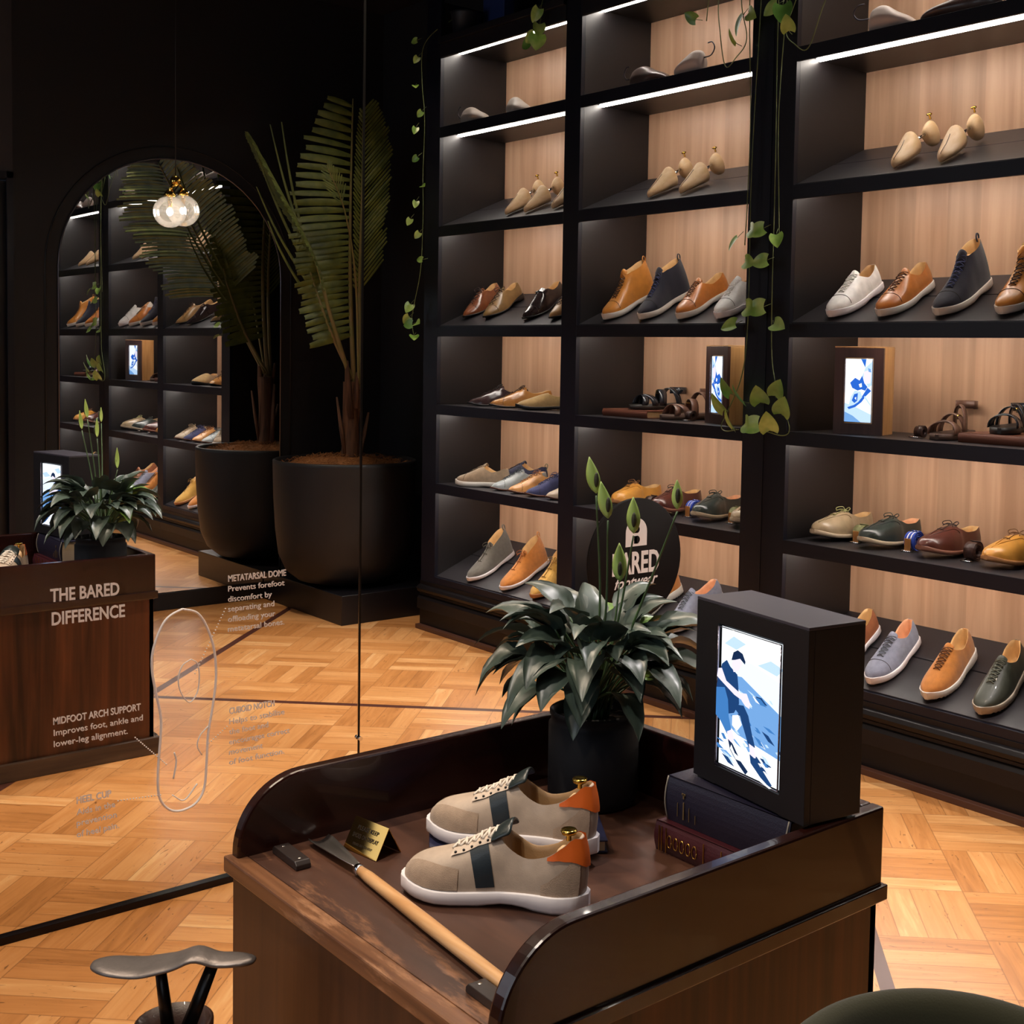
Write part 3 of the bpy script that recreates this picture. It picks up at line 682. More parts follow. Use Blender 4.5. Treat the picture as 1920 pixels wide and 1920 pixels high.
# ---- wooden shoe trees
TREEW = wood('pale_beech', '#d2a878', '#e6c69c', 'X', .45, ring=50)
def shoe_tree(label, toe, ang, row):
    L = .27; t = tag(empty('shoe_tree', mw=pose(toe, ang, L, row)), label, 'shoe tree', None)
    s = Shoe('oxford', L); rows = []
    ts = [.44, .445, .47, .52, .58, .65, .72, .8, .86, .92, .96, .985, 1.0]
    for t_ in ts:
        w = s.w(t_)*.96*(1 if t_ > .45 else .5); h = lerp_tab([(.44, .055), (.47, .082), (.52, .088), (.6, .072), (.7, .055), (.8, .042), (.9, .033), (.97, .024), (1, .012)], t_)
        n = 14; rows.append([(t_*L, s.c(t_)+w*math.cos(2*PI*k/n)*(.9 if math.sin(2*PI*k/n) > 0 else 1), .004+h*.5+h*.5*math.sin(2*PI*k/n)) for k in range(n)])
    mb = MB(); g = mb.grid(rows, cv=True); mb._f(g[0][::-1]); mb._f(g[-1]); mb.build('toe_block', TREEW, t, sub=1)
    mb = MB(); mb.tube([s.on(.99, 0, -.012)+Vector((0, 0, 0))]+[(q*L, s.c(q), .006+lerp_tab([(.44, .055), (.47, .082), (.52, .088), (.6, .072), (.7, .055), (.8, .042), (.9, .033), (.97, .024), (1, .012)], q)) for q in (.95, .88, .8, .72, .65)], .0011, 5); mb.build('split_line', mat('split_dark', '#4a3018', .7), t)
    mb = MB(); mb.tube([(.46*L, s.c(.45), .050), (.20*L, 0, .058)], .005, 8); mb.build('rod', CHROME, t)
    mb = MB(); rows = []
    for t_, w, z0, z1 in [(.02, .010, .012, .06), (.05, .020, .006, .085), (.10, .025, .004, .097), (.17, .024, .006, .092), (.23, .020, .020, .080), (.26, .012, .036, .066)]:
        n = 14; rows.append([(t_*L, w*math.cos(2*PI*k/n), (z0+z1)/2+(z1-z0)/2*math.sin(2*PI*k/n)) for k in range(n)])
    g = mb.grid(rows, cv=True); mb._f(g[0][::-1]); mb._f(g[-1]); mb.build('heel_block', TREEW, t, sub=1)
    mb = MB(); mb.lathe([(.0, .095), (.004, .095), (.003, .106), (.010, .110), (.010, .114), (0, .117)], 14, (.09*L, 0, 0)); mb.build('knob', GOLD, t)
    return t
shoe_tree('pale wooden shoe tree, nearer the mirror on the upper slanted shelf', (3.340, 2.452), 2, 'B')
shoe_tree('pale wooden shoe tree, farther from the mirror of the two together', (3.338, 2.275), 0, 'B')
shoe_tree('pale wooden shoe tree, nearest the palm end on the upper slanted shelf', (3.340, 1.335), 4, 'B')
shoe_tree('pale wooden shoe tree, middle one of the far bay', (3.340, 1.475), 4, 'B')
shoe_tree('pale wooden shoe tree, closest to the middle upright in the far bay', (3.345, 1.665), 4, 'B')

# ---- lasts and forms on the top shelf
def last(name, label, toe, ang, col, L=.25, flip=0, hook=True, z=None):
    s = Shoe('slipon', L); M = pose(toe, ang, L, None, z if z is not None else ROW['A'])
    t = tag(empty(name, mw=M), label, 'shoe last')
    rows = []
    for t_ in [0, .01, .04, .1, .2, .3, .42, .55, .68, .78, .88, .95, .99, 1.0]:
        w = max(.003, s.w(t_)*.92); h = lerp_tab([(0, .05), (.05, .075), (.25, .085), (.4, .080), (.55, .060), (.75, .043), (.9, .03), (1, .012)], t_)
        n = 16; rows.append([(t_*L, s.c(t_)+w*math.cos(2*PI*k/n)*(.75 if math.sin(2*PI*k/n) > .3 and t_ < .5 else 1), .002+h/2+h/2*math.sin(2*PI*k/n)) for k in range(n)])
    mb = MB(); g = mb.grid(rows, cv=True); mb._f(g[0][::-1]); mb._f(g[-1]); mb.build('last_body', col, t, sub=1)
    if hook:
        mb = MB(); mb.tube(bez([(.02*L, 0, .05), (-.04, 0, .052), (-.06, 0, .075), (-.045, 0, .098), (-.02, 0, .10)], 6), .0025, 6); mb.build('hook', mat('dark_steel', '#55525a', .3, 1), t)
    return t
PLAST = mat('aged_cream', '#b0a296', .5, var=.1, bscale=80)
last('shoe_last', 'cream shoe last with hook lying on top shelf of the far bay', (3.335, 1.17), 80, PLAST, .25)
last('shoe_last', 'short cream shoe last beside the hooked one on the far bay top shelf', (3.345, 1.46), 78, PLAST, .18, hook=False)
last('shoe_last', 'pale domed shoe last with steel hook on top shelf beside mirror', (3.36, 2.39), -98, mat('pale_form', '#c4b2a8', .5, var=.15, bscale=60), .17)
last('shoe_last', 'dark brown shoe last with wire loop near the top right corner', (3.34, 2.36), 80, leather('#54403a', .35), .26)

# ------------------------------------------------------------ tablet boxes
def screen_mat(name, h, s): 
    if name in MATS: return MATS[name]
    m = bpy.data.materials.new(name); m.use_nodes = True; t = m.node_tree; t.nodes.clear()
    e = t.nodes.new('ShaderNodeEmission'); o = t.nodes.new('ShaderNodeOutputMaterial'); e.inputs[0].default_value = srgb(h); e.inputs[1].default_value = s; t.links.new(e.outputs[0], o.inputs[0])
    MATS[name] = m; return m
SCR = {k: screen_mat('screen_'+k, h, 1.25) for k, h in dict(sky='#e4f1ff', cloud='#f8fcff', blue='#3f78b8', navy='#1d3f70', mid='#6f9fd6', pale='#bcd8f4', skin='#e8e0f0', dark='#16294a', roy='#2a63c8').items()}
SKEYS = list(SCR)
def screen(polys, w, h, parent, name='screen'):
    """polys: (key, [(u,v)..]) in 0..1, painted back to front, on the local plane x (right), z (up), facing -y"""
    mb = MB()
    for i, (k, pts) in enumerate(polys):
        mb.mi = SKEYS.index(k)
        mb._f([mb.bm.verts.new(((u-.5)*w, -.00012*i, v*h)) for u, v in pts])
    me_o = None
    bm = mb.bm; me = bpy.data.meshes.new(name); bm.to_mesh(me); bm.free()
    for k in SKEYS: me.materials.append(SCR[k])
    o = bpy.data.objects.new(name, me); C.objects.link(o); o.parent = parent
    return o
def tablet_box(label, A, ang, W, D, Hh, z, sw, sh, sz, polys, mf, ms, mtop):
    """A front-left bottom corner seen from the front; ang: heading of the face's left-to-right direction"""
    X = Vector((math.cos(R(ang)), math.sin(R(ang)), 0)); Z = Vector((0, 0, 1)); Y = Z.cross(X)
    M = Matrix((X, Y, Z)).transposed().to_4x4(); M.translation = Vector((A[0], A[1], z))+X*(W/2)
    t = tag(empty('display_screen_box', mw=M), label, 'display screen')
    fw = (W-sw)/2
    mb = MB(); d = .008
    mb.box(-W/2, -sw/2, 0, .012, 0, Hh); mb.box(sw/2, W/2, 0, .012, 0, Hh); mb.box(-sw/2, sw/2, 0, .012, 0, sz); mb.box(-sw/2, sw/2, 0, .012, sz+sh, Hh)
    ff = mb.build('front_frame', mf, t, .0008)
    MB().box(-W/2, W/2, .012, D, 0, Hh).build('box_body', ms, t, .001)
    MB().box(-W/2, W/2, 0, D, Hh+.0002, Hh+.005).build('top_panel', mtop, t, .0005)
    mb = MB(); q = .0035
    pts = [(-sw/2+q, -.0005, sz+q), (sw/2-q, -.0005, sz+q), (sw/2-q, -.0005, sz+sh-q), (-sw/2+q, -.0005, sz+sh-q), (-sw/2+q, -.0005, sz+q)]
    mb.tube(pts, .0016, 5); mb.build('bezel', mat('silver_bezel', '#a8a4b8', .25, 1), ff)
    s = screen(polys, sw-.008, sh-.008, ff); s.location = (0, .006, sz+.004)
    return t
def rocks(seed, y0, y1, n):
    rnd = random.Random(seed); out = []
    for i in range(n):
        u = rnd.random(); v = y0+(y1-y0)*rnd.random(); a = rnd.uniform(.05, .22); b = rnd.uniform(.006, .022); sl = rnd.uniform(-.35, -.1)
        k = rnd.choice(['blue', 'navy', 'pale', 'mid', 'cloud', 'cloud', 'pale'])
        p = [(u-a/2, v+a/2*-sl), (u, v+b), (u+a/2, v+a/2*sl), (u, v-b)]
        out.append((k, [(min(1, max(0, x)), min(1, max(0, y))) for x, y in p]))
    return out
man = [('sky', [(0, 0), (1, 0), (1, 1), (0, 1)]), ('cloud', [(0, .75), (.5, .80), (1, .72), (1, 1), (0, 1)]), ('pale', [(.05, .88), (.25, .86), (.4, .92), (.2, .95)]), ('pale', [(.6, .8), (.9, .77), (1, .83), (.8, .86)]),
       ('mid', [(0, .66), (.35, .68), (1, .50), (1, 0), (0, 0)]), ('cloud', [(0, .34), (.3, .26), (1, .2), (1, 0), (0, 0)])] + rocks(3, .10, .60, 46) + rocks(5, .0, .3, 16) + [
       ('navy', [(0, .58), (.08, .74), (.16, .78), (.22, .74), (.34, .70), (.36, .62), (.38, .50), (.30, .42), (.12, .38), (0, .40)]),
       ('skin', [(.02, .70), (.08, .71), (.16, .63), (.42, .57), (.44, .53), (.30, .55), (.06, .62), (0, .64)]),
       ('skin', [(.40, .58), (.50, .59), (.56, .53), (.55, .49), (.48, .50), (.42, .53)]),
       ('skin', [(.24, .76), (.28, .82), (.38, .83), (.42, .79), (.36, .73), (.28, .71)]),
       ('dark', [(.24, .79), (.27, .85), (.34, .875), (.42, .86), (.47, .81), (.46, .79), (.38, .82), (.30, .80)]),
       ('blue', [(0, .56), (.14, .58), (.20, .50), (.22, .38), (.28, .27), (.20, .25), (.08, .33), (0, .36)]),
       ('navy', [(.26, .48), (.46, .50), (.54, .44), (.60, .33), (.66, .24), (.56, .22), (.50, .30), (.40, .42)]),
       ('cloud', [(.28, .40), (.38, .42), (.44, .36), (.36, .30), (.28, .33)]),
       ('skin', [(.20, .27), (.28, .30), (.32, .24), (.28, .18), (.22, .20)]), ('skin', [(.56, .25), (.64, .24), (.68, .17), (.60, .15)]),
       ('dark', [(.22, .22), (.30, .20), (.44, .10), (.56, .05), (.52, .02), (.40, .07), (.26, .15)]), ('cloud', [(.26, .16), (.36, .10), (.46, .10), (.44, .12), (.34, .14), (.28, .19)]),
       ('navy', [(.58, .18), (.68, .16), (.82, .09), (.94, .03), (.90, .01), (.76, .05), (.60, .12)]), ('cloud', [(.64, .10), (.80, .03), (.94, .01), (.90, -.0), (.76, .02), (.62, .08)])]
foot = [('cloud', [(0, 0), (1, 0), (1, 1), (0, 1)]), ('pale', [(0, 0), (1, 0), (1, .12), (.4, .24), (0, .30)]), ('mid', [(.0, .0), (.6, 0), (.3, .10), (0, .16)]),
        ('mid', [(.55, 1), (.75, 1), (.72, .86)]), ('roy', [(.58, .99), (.74, .99), (.70, .88)]), ('pale', [(.72, .86), (1, .98), (1, .60), (.85, .55), (.62, .74)]), ('skin', [(.66, .80), (.95, .84), (.92, .62), (.7, .60)]),
        ('mid', [(.82, .86), (.92, .84), (.94, .79), (.84, .80)]),
        ('roy', [(.18, .62), (.36, .70), (.52, .66), (.62, .74), (.70, .62), (.82, .56), (.74, .50), (.60, .52), (.46, .50), (.26, .54), (.22, .58)]), ('cloud', [(.50, .60), (.60, .62), (.62, .56), (.54, .55)]),
        ('roy', [(.82, .55), (.96, .50), (.78, .42), (.62, .32), (.40, .24), (.16, .20), (.10, .23), (.36, .28), (.56, .36), (.70, .46)]),
        ('pale', [(.14, .24), (.22, .40), (.36, .50), (.58, .48), (.64, .40), (.5, .32), (.34, .27)]), ('roy', [(.26, .34), (.34, .44), (.48, .46), (.46, .34), (.36, .30)]), ('cloud', [(.36, .38), (.42, .40), (.42, .35)]),
        ('pale', [(.70, .40), (.95, .26), (.96, .28), (.74, .42)])]
tablet_box('large lit screen in a black box on books showing a seated man', (1.425, 1.400), -98.5, .268, .112, .287, .6725, .158, .228, .030, man, BOXW, BOXW, mat('box_top_grey', '#3a3842', .4))
tablet_box('lit screen in a wooden box on the shelf showing a sandalled foot', (3.37, 2.685), -72, .172, .115, .293, 1.1015, .104, .222, .038, foot, BOXF, BOXS, BOXS)

# ------------------------------------------------------------ display counter
add_wear(DECKW, .87, .95, '#8a6044', (4, .8, 4)); add_wear(EDGEW, .5, 0, '#a87c5c', (3, .7, 3))
X0, X1, Y0, Y1 = .818, 1.560, 1.120, 1.835
ZT, ZR = .548, .668; TH = .024
ct = tag(empty('display_counter', (1.2, 1.48, 0)), 'dark mahogany display counter with raised curved sides', 'counter')
def PC(o): return keep(o, ct)
def side_panel(y0, y1):
    pts = [(X0+.012, ZT-.03), (X1, ZT-.03), (X1, ZR)]
    r = .115; pts += [(X0+.012+r*1.0-r*math.sin(a)*1.0, ZR-r+r*math.cos(a)) for a in [PI/2*k/14 for k in range(15)]]
    return MB().prism([(a, y0, b) for a, b in pts], (0, y1-y0, 0))
PC(side_panel(Y0, Y0+TH).build('side_rail', DARKW, ct, .004)); PC(side_panel(Y1-TH, Y1).build('side_rail', DARKW, ct, .004))
PC(bx('back_rail', DARKWY, X1-TH, X1, Y0+TH, Y1-TH, ZT-.03, ZR, ct, .004))
PC(bx('counter_top', DECKW, X0+.03, X1-TH, Y0+TH, Y1-TH, ZT-.022, ZT, ct, .001))
PC(bx('front_edge', EDGEW, X0, X0+.03, Y0-.004, Y1+.004, ZT-.026, ZT, ct, .003))
PC(bx('waist_moulding', DARKW, X0+.004, X1+.006, Y0-.007, Y0, ZT-.026, ZT-.002, ct, .002))
PC(bx('waist_moulding', DARKW, X0+.004, X1+.006, Y1, Y1+.007, ZT-.026, ZT-.002, ct, .002))
PC(bx('waist_moulding', DARKWY, X1, X1+.006, Y0, Y1, ZT-.026, ZT-.002, ct, .002))
PC(bx('side_cladding', DARKWZ, X0+.02, X1-.005, Y0+.006, Y0+.02, .05, ZT-.026, ct, .001))
PC(bx('side_cladding', DARKWZ, X0+.02, X1-.005, Y1-.02, Y1-.006, .05, ZT-.026, ct, .001))
PC(bx('front_panel', wood('front_panel_wood', '#3a2010', '#54331c', 'Z', .42, ring=50, stretch=.04), X0+.012, X0+.026, Y0+.006, Y1-.006, .05, ZT-.026, ct, .001))
PC(bx('back_cladding', DARKWZ, X1-.02, X1-.005, Y0+.006, Y1-.006, .05, ZT-.026, ct, .001))
mb = MB(); mb.box(X0, X1+.012, Y0-.008, Y0+.02, 0, .056); mb.box(X0, X1+.012, Y1-.02, Y1+.010, 0, .056); mb.box(X1-.02, X1+.012, Y0+.02, Y1-.02, 0, .056); mb.box(X0, X0+.03, Y0+.02, Y1-.02, 0, .056)
PC(mb.build('plinth', wood('plinth_wood', '#2e2018', '#4c3a2c', 'X', .4), ct, .002))
# scuffs on the front edge: worn pale patch kept inside the deck's own material
# ------------------------------------------------------------ things on the counter
def Zf(zz): return zz+.0006
# feature sneakers
def feature_sneaker(label, toe, heel, z0, knob_h):
    toe = Vector((toe[0], toe[1], 0)); heel = Vector((heel[0], heel[1], 0)); d = (toe-heel); L = .276; t_ = d.normalized(); l = Vector((0, 0, 1)).cross(t_)
    M = Matrix((t_, l, Vector((0, 0, 1)))).transposed().to_4x4(); M.translation = toe-t_*L+Vector((0, 0, z0))
    s = Shoe('sneaker', L, 1.0, 1, 1.0); s.k = dict(KIND['sneaker'], rim=[(0, .106), (.05, .107), (.11, .094), (.2, .078), (.32, .070), (.40, .082), (.46, .098)], st=.026, st1=.022,
             top=[(.46, .104), (.55, .094), (.65, .079), (.75, .070), (.85, .064), (.93, .057), (.975, .047), (1, .030)])
    t = tag(empty('sneaker', mw=M), label, 'sneaker', None)
    UP = leather('#b3a08e', .55); SU = suede('#a8917c'); LT = leather('#c2b09e', .45)
    s.body(UP, leather('#94744e', .6), t); s.soleparts(RUBW, t, extra=.0045)
    s.tongue(leather('#232c2c', .3), t, rise=.015, wdt=.029, back=.100)
    for sg in (-1, 1):
        def stripe(u, v, sg=sg):
            tt = u-.03+.055*v; ph = R(4+v*58); p = s.dome(tt, ph if sg < 0 else PI-ph); return p
        s.patch(stripe, [.50+.024*k for k in range(5)], [k/6 for k in range(7)], 'stripe', leather('#17232b', .5), t, .0014)
        def toeo(u, v, sg=sg):
            ph = R(3+v*(70*(1-max(0, (u-.70)/.30))**.5*.62+2)); return s.dome(u, ph if sg < 0 else PI-ph)
        s.patch(lambda u, v, sg=sg: s.dome(u, (R(3+v*(58 if u > .9 else 30+28*((u-.68)/.22))) if sg < 0 else PI-R(3+v*(58 if u > .9 else 30+28*((u-.68)/.22))))), [.66, .70, .75, .8, .85, .9, .94, .97, .985], [k/5 for k in range(6)], 'toe_overlay', SU, t, .0010)
        s.patch(lambda u, v, sg=sg: s.dome(u, (R(58+v*20) if sg < 0 else PI-R(58+v*20))), [.47+.035*k for k in range(8)], [k/4 for k in range(5)], 'eyestay', LT, t, .0022)
        s.patch(lambda u, v, sg=sg: s.side_pt(u, .02+v*(.78-2.2*u), sg), [.03, .06, .10, .14, .18, .22], [k/5 for k in range(6)], 'heel_counter', SU, t, .0010)
        mb = MB()
        for k in range(6):
            u = .485+.042*k; p = s.dome(u, R(64) if sg < 0 else PI-R(64)); q = (p-Vector((p.x, s.c(u), p.z-.03))).normalized()
            mb.sphere(p+q*.0024, .0034 if k == 0 else .0022, 6)
        mb.build('eyelets', mat('eyelet_dark', '#1a1614', .4), t)
    us = [-.19, -.16, -.13, -.10, -.07, -.045, -.025, -.01, 0, .01, .025, .045, .07, .10, .13, .16, .19]
    s.patch(lambda u, v: s.side_pt(abs(u), min(1, (.50+.42*abs(u)/.19)+v*(.50-.42*abs(u)/.19)), 1 if u >= 0 else -1), us, [k/5 for k in range(6)], 'heel_tab', mat('orange_leather', '#d9641c', .5, bump=.1, bscale=400), t, .0022)
    s.laces(lace('#ddd2c4'), t, 6, t0=.485, t1=.69, hw=.017, r=.0021)
    # brass-knobbed shoe tree sitting in the heel
    tree = tag(empty('shoe_tree', mw=M @ Matrix.Translation((.028, 0, .098))), ('brass-knobbed shoe tree in the heel of the front beige sneaker' if label.startswith('front') else 'brass-knobbed shoe tree in the heel of the rear beige sneaker'), 'shoe tree')
    MB().lathe([(0, 0), (.004, 0), (.004, .008), (.011, .010), (.0125, .014), (.011, .0165), (.006, .0155), (0, .0155)], 18).build('knob', GOLD, tree)
    mb = MB(); mb.sphere((.004, 0, -.034), .019, 8, sc=(.9, .72, 1.4)); mb.build('heel_block', TREEW, tree)
    mb = MB(); mb.tube([(.02, 0, -.03), (.11, 0, -.055)], .0022, 6); mb.build('rod', GOLD, tree)
    return t
feature_sneaker('front beige sneaker with orange heel and green stripe, toe next to the shoehorn', (.981, 1.557), (1.145, 1.335), ZT+.0006, 0)
feature_sneaker('rear beige sneaker with orange heel and green stripe, resting on the blue book', (1.100, 1.672), (1.258, 1.440), ZT+.0226, 0)
# flat book under the rear sneaker
def book(label, corner, ang, W, D, Hh, z, mc, pages, spine=None, sp=None, name='book'):
    X = Vector((math.cos(R(ang)), math.sin(R(ang)), 0)); Z = Vector((0, 0, 1)); Y = Z.cross(X)
    M = Matrix((X, Y, Z)).transposed().to_4x4(); M.translation = Vector((corner[0], corner[1], z))
    t = tag(empty(name, mw=M), label, 'book'); c = min(.003, Hh*.12)
    mb = MB(); mb.box(0, W, .004, D, 0, c); mb.box(0, W, .004, D, Hh-c, Hh)
    n = 8; prof = [(.004-.006*math.sin(PI*k/n), Hh*k/n) for k in range(n+1)]
    prof2 = [(a+.003, b) for a, b in prof][::-1]
    mb.prism([(0, a, b) for a, b in prof+prof2], (W, 0, 0)); cov = mb.build('cover', mc, t, .0006)
    MB().box(.004, W-.004, .006, D-.004, c, Hh-c).build('pages', pages, t)
    if spine: spine(cov, W, D, Hh)
    return t
PAGES = mat('paper_block', '#cdb491', .8, bump=.4, bscale=600); PAGET = mat('tan_paper', '#b08d62', .8, bump=.4, bscale=600)
book('thin navy book lying under the rear sneaker', (1.383, 1.593), 147, .285, .15, .021, ZT+.0006, mat('navy_cover', '#1c1f3e', .5), PAGES)
GLDTXT = mat('gold_foil', '#c79a4a', .3, 1)
def sp_red(t, W, D, Hh):
    for x in (.012, .018, .028, .112, .150, .190, .22): MB().box(x, x+.0018, -.0032, -.0018, .004, Hh-.004).build('gilt_band', GLDTXT, t)
    for i in range(5):
        cx = .037+i*.014; MB().tube([(cx+.005*math.cos(a), -.0030, Hh*.5+.010*math.sin(a)) for a in [2*PI*k/14 for k in range(15)]], .0009, 5).build('gilt_ornament', GLDTXT, t)
def sp_blue(t, W, D, Hh):
    mb = MB()
    for x, z0, z1 in ((.030, .014, .036), (.056, .012, .034), (.070, .012, .026)): mb.box(x, x+.0011, -.0032, -.0022, z0, z1)
    mb.box(.043, .0455, -.0034, -.0022, .012, .040); mb.box(.040, .048, -.0034, -.0024, .052, .0545); mb.box(.0425, .0455, -.0034, -.0024, .046, .054)
    mb.build('spine_lettering', mat('dull_gold', '#8a7450', .4, .6), t)
    mb = MB()
    for x in (.002, W-.004): mb.tube([(x, .004-.0075*math.sin(PI*k/8), Hh*k/8) for k in range(9)], .0014, 5)
    mb.build('headband', mat('bone_trim', '#8c8478', .5), t)
book('thick maroon book with gilt spine at the bottom of the stack', (1.372, 1.432), -90, .262, .155, .048, ZT+.0006, mat('maroon_cloth', '#3c1018', .45, bump=.2, bscale=500), PAGES, sp_red)
book('thick dark blue book under the large screen box', (1.388, 1.425), -90, .262, .150, .072, ZT+.0492, mat('dark_blue_cloth', '#1c1a2c', .4, bump=.2, bscale=500), PAGES, sp_blue)
# brass card
cd = tag(empty('tent_card', mw=Matrix.Translation((1.012, 1.712, ZT+.0008)) @ Matrix.Rotation(R(-81), 4, 'Z')), 'folded brass tent card asking to keep shoes on display', 'card')
W_, hc, dp = .082, .046, .026
mb = MB(); mb.prism([(-W_/2, -dp, 0), (-W_/2, 0, hc), (-W_/2, dp, 0), (-W_/2, dp-.0016, 0), (-W_/2, 0, hc-.003), (-W_/2, -dp+.0016, 0)], (W_, 0, 0)); mb.build('brass_plate', mat('satin_brass', '#d6a95e', .14, 1), cd, .0003)
yd = Vector((0, dp, hc)).normalized()
for body, f, wd, sz in (('PLEASE KEEP', .66, .050, .0095), ('SHOES ON DISPLAY', .42, .062, .0095), ('PLEASE ASK FOR HELP', .20, .046, .0055)):
    q = Vector((0, -dp, 0))+Vector((0, dp, hc))*f; nn = Vector((0, -hc, dp)).normalized()*.0006
    text_mesh(body, 'engraving', mat('engraving_black', '#1c140a', .6), cd, sz, (q.x-wd/2, q.y+nn.y, q.z+nn.z), (1, 0, 0), yd, wd, .01, .0001)
# shoehorn
sh = tag(empty('shoehorn', (0.93, 1.5, ZT)), 'long wooden-handled shoehorn with steel blade', 'shoehorn')
tipx, tipy = .962, 1.835
A_ = Vector((.946, 1.640, ZT+.010)); B_ = Vector((.905, 1.165, ZT+.013)); dr = (A_-B_).normalized()
mb = MB(); mb.tube([B_+dr*.0, B_+dr*.004, B_+dr*.02, B_+dr*.25, B_+dr*.44, B_+dr*.470], [.005, .0085, .0095, .0105, .0090, .0070], 16)
keep(mb.build('handle', wood('olive_wood', '#c89460', '#e2b684', 'Y', .35, ring=70, stretch=.05, coat=.3), sh), sh)
P0 = B_+dr*.468
mb = MB(); mb.tube([P0, P0+dr*.012], .0082, 14); keep(mb.build('ferrule', CHROME, sh), sh)
rows = []; pr = Vector((dr.y, -dr.x, 0))
for k in range(12):
    f = k/11; wd = .005+.0155*f**.8*(1 if f < .93 else .8); c = P0+dr*(.010+.150*f); zc = ZT+.0125-.0098*f
    rows.append([Vector((c.x, c.y, zc))+pr*wd*q+Vector((0, 0, .006*q*q*(.4+f))) for q in (-1, -.6, -.2, .2, .6, 1)])
mb = MB(); mb.grid(rows); keep(mb.build('blade', mat('brushed_steel', '#c8c4c0', .28, 1), sh, solid=.0012), sh)
# magnet door stays on the front edge
def stay(label, c, ang, L=.088, h=.013):
    t = tag(empty('wooden_rest', mw=Matrix.Translation((c[0], c[1], ZT+.0005)) @ Matrix.Rotation(R(ang), 4, 'Z')), label, 'shoehorn rest')
    mb = MB(); mb.prism([(-L/2, -.0125, 0), (L/2, -.0125, 0), (L/2, -.0125, h*.55), (L/2-.006, -.0125, h), (-L/2+.006, -.0125, h), (-L/2, -.0125, h*.55)], (0, .025, 0)); mb.build('block', mat('dark_grey_wood', '#2c2422', .35), t, .0012)
    mb = MB()
    for x in (-L*.32, L*.34): mb.lathe([(0, h+.0002), (.0028, h+.0002), (.0036, h-.001)], 12, (x, 0, 0))
    mb.build('screw_caps', mat('ring_metal', '#b8b4b0', .3, 1), t)
stay('dark wooden block with steel screws at the far end of the counter front', (.893, 1.755), 88)
stay('dark wooden block with steel screw beside the handle end of the shoehorn', (.885, 1.205), 88)

# ------------------------------------------------------------ peace lily
POTX, POTY = 1.440, 1.668
lily = tag(empty('peace_lily', (POTX, POTY, ZT)), 'peace lily in a matt black pot on the counter', 'plant')
def PL(o): return keep(o, lily)
mb = MB(); mb.lathe([(0, .0), (.070, .0), (.078, .004), (.0815, .02), (.0815, .142), (.0775, .1435), (.0775, .158), (.080, .160), (.080, .166), (.0765, .168), (.073, .166), (.072, .120), (0, .118)], 48, (POTX, POTY, ZT+.0006))
PL(mb.build('pot', mat('matt_black_pot', '#0c0c14', .7, bump=.1, bscale=600), lily))
SOIL = mat('potting_soil', '#1d130c', .95, bump=1, bscale=120)
mb = MB(); mb.grid([[(POTX+r*math.cos(a), POTY+r*math.sin(a), ZT+.150+.006*noise.noise(Vector((r*60, a*2, 0)))) for a in [2*PI*k/24 for k in range(24)]] for r in (.0005, .02, .04, .06, .0755)], cv=True)
PL(tag(mb.build('soil', SOIL, lily), kind='stuff'))
def leafmat(name, c, rough=.28, c2=None):
    if name in MATS: return MATS[name]
    m, t, p = nt(name); p.inputs['Base Color'].default_value = srgb(c); p.inputs['Roughness'].default_value = rough
    p.inputs['Specular IOR Level'].default_value = .7
    tc = node(t, 'ShaderNodeTexCoord')
    n = node(t, 'ShaderNodeTexNoise'); n.inputs['Scale'].default_value = 18; t.links.new(tc.outputs['Object'], n.inputs['Vector'])
    r = node(t, 'ShaderNodeValToRGB'); r.color_ramp.elements[0].color = srgb(c); r.color_ramp.elements[1].color = srgb(c2 or c); r.color_ramp.elements[0].position = .35; r.color_ramp.elements[1].position = .65
    t.links.new(n.outputs['Fac'], r.inputs['Fac']); t.links.new(r.outputs['Color'], p.inputs['Base Color'])
    MATS[name] = m; return m
LEAF = leafmat('dark_glossy_leaf', '#323f37', .40, '#47554b'); LEAFG = leafmat('fresh_green_leaf', '#4f7030', .4, '#6c8a3c')
PETI = leafmat('petiole_green', '#2c4224', .5, '#3c5a2c')
def blade(mb, base, d0, up, L, W, droop=1.0, fold=.25, n=9, tip=1.6, wave=.0, twist=0):
    """leaf blade starting at base, heading d0, bending down; returns nothing"""
    d = Vector(d0).normalized(); p = Vector(base); rows = []
    side = d.cross(Vector((0, 0, 1)))
    if side.length < .05: side = Vector((1, 0, 0))
    side.normalize(); side = (Matrix.Rotation(twist, 3, d) @ side)
    for i in range(n+1):
        f = i/n; w = W*math.sin(PI*min(1, f**.62))**.8*(1-f**6*.0) if 0 < f < 1 else .0004
        if f > .6: w *= 1-.25*((f-.6)/.4)
        nn = side.cross(d).normalized()
        r = []
        for q in (-1, -.75, -.5, -.25, 0, .25, .5, .75, 1):
            r.append(p+side*(w*q)+nn*(abs(q)*w*fold*.8-w*.12*math.sin(abs(q)*PI)+wave*w*math.sin(f*14+q*3)*abs(q))+d*(-abs(q)**2*w*.25)+nn*(.0011*math.cos(abs(q)*PI*4)*min(1, w/.02)))
        rows.append(r)
        d = (d+Vector((0, 0, -1))*droop*.9/n).normalized(); side = (side-d*side.dot(d)).normalized()
        p = p+d*(L/n)
    mb.grid(rows)
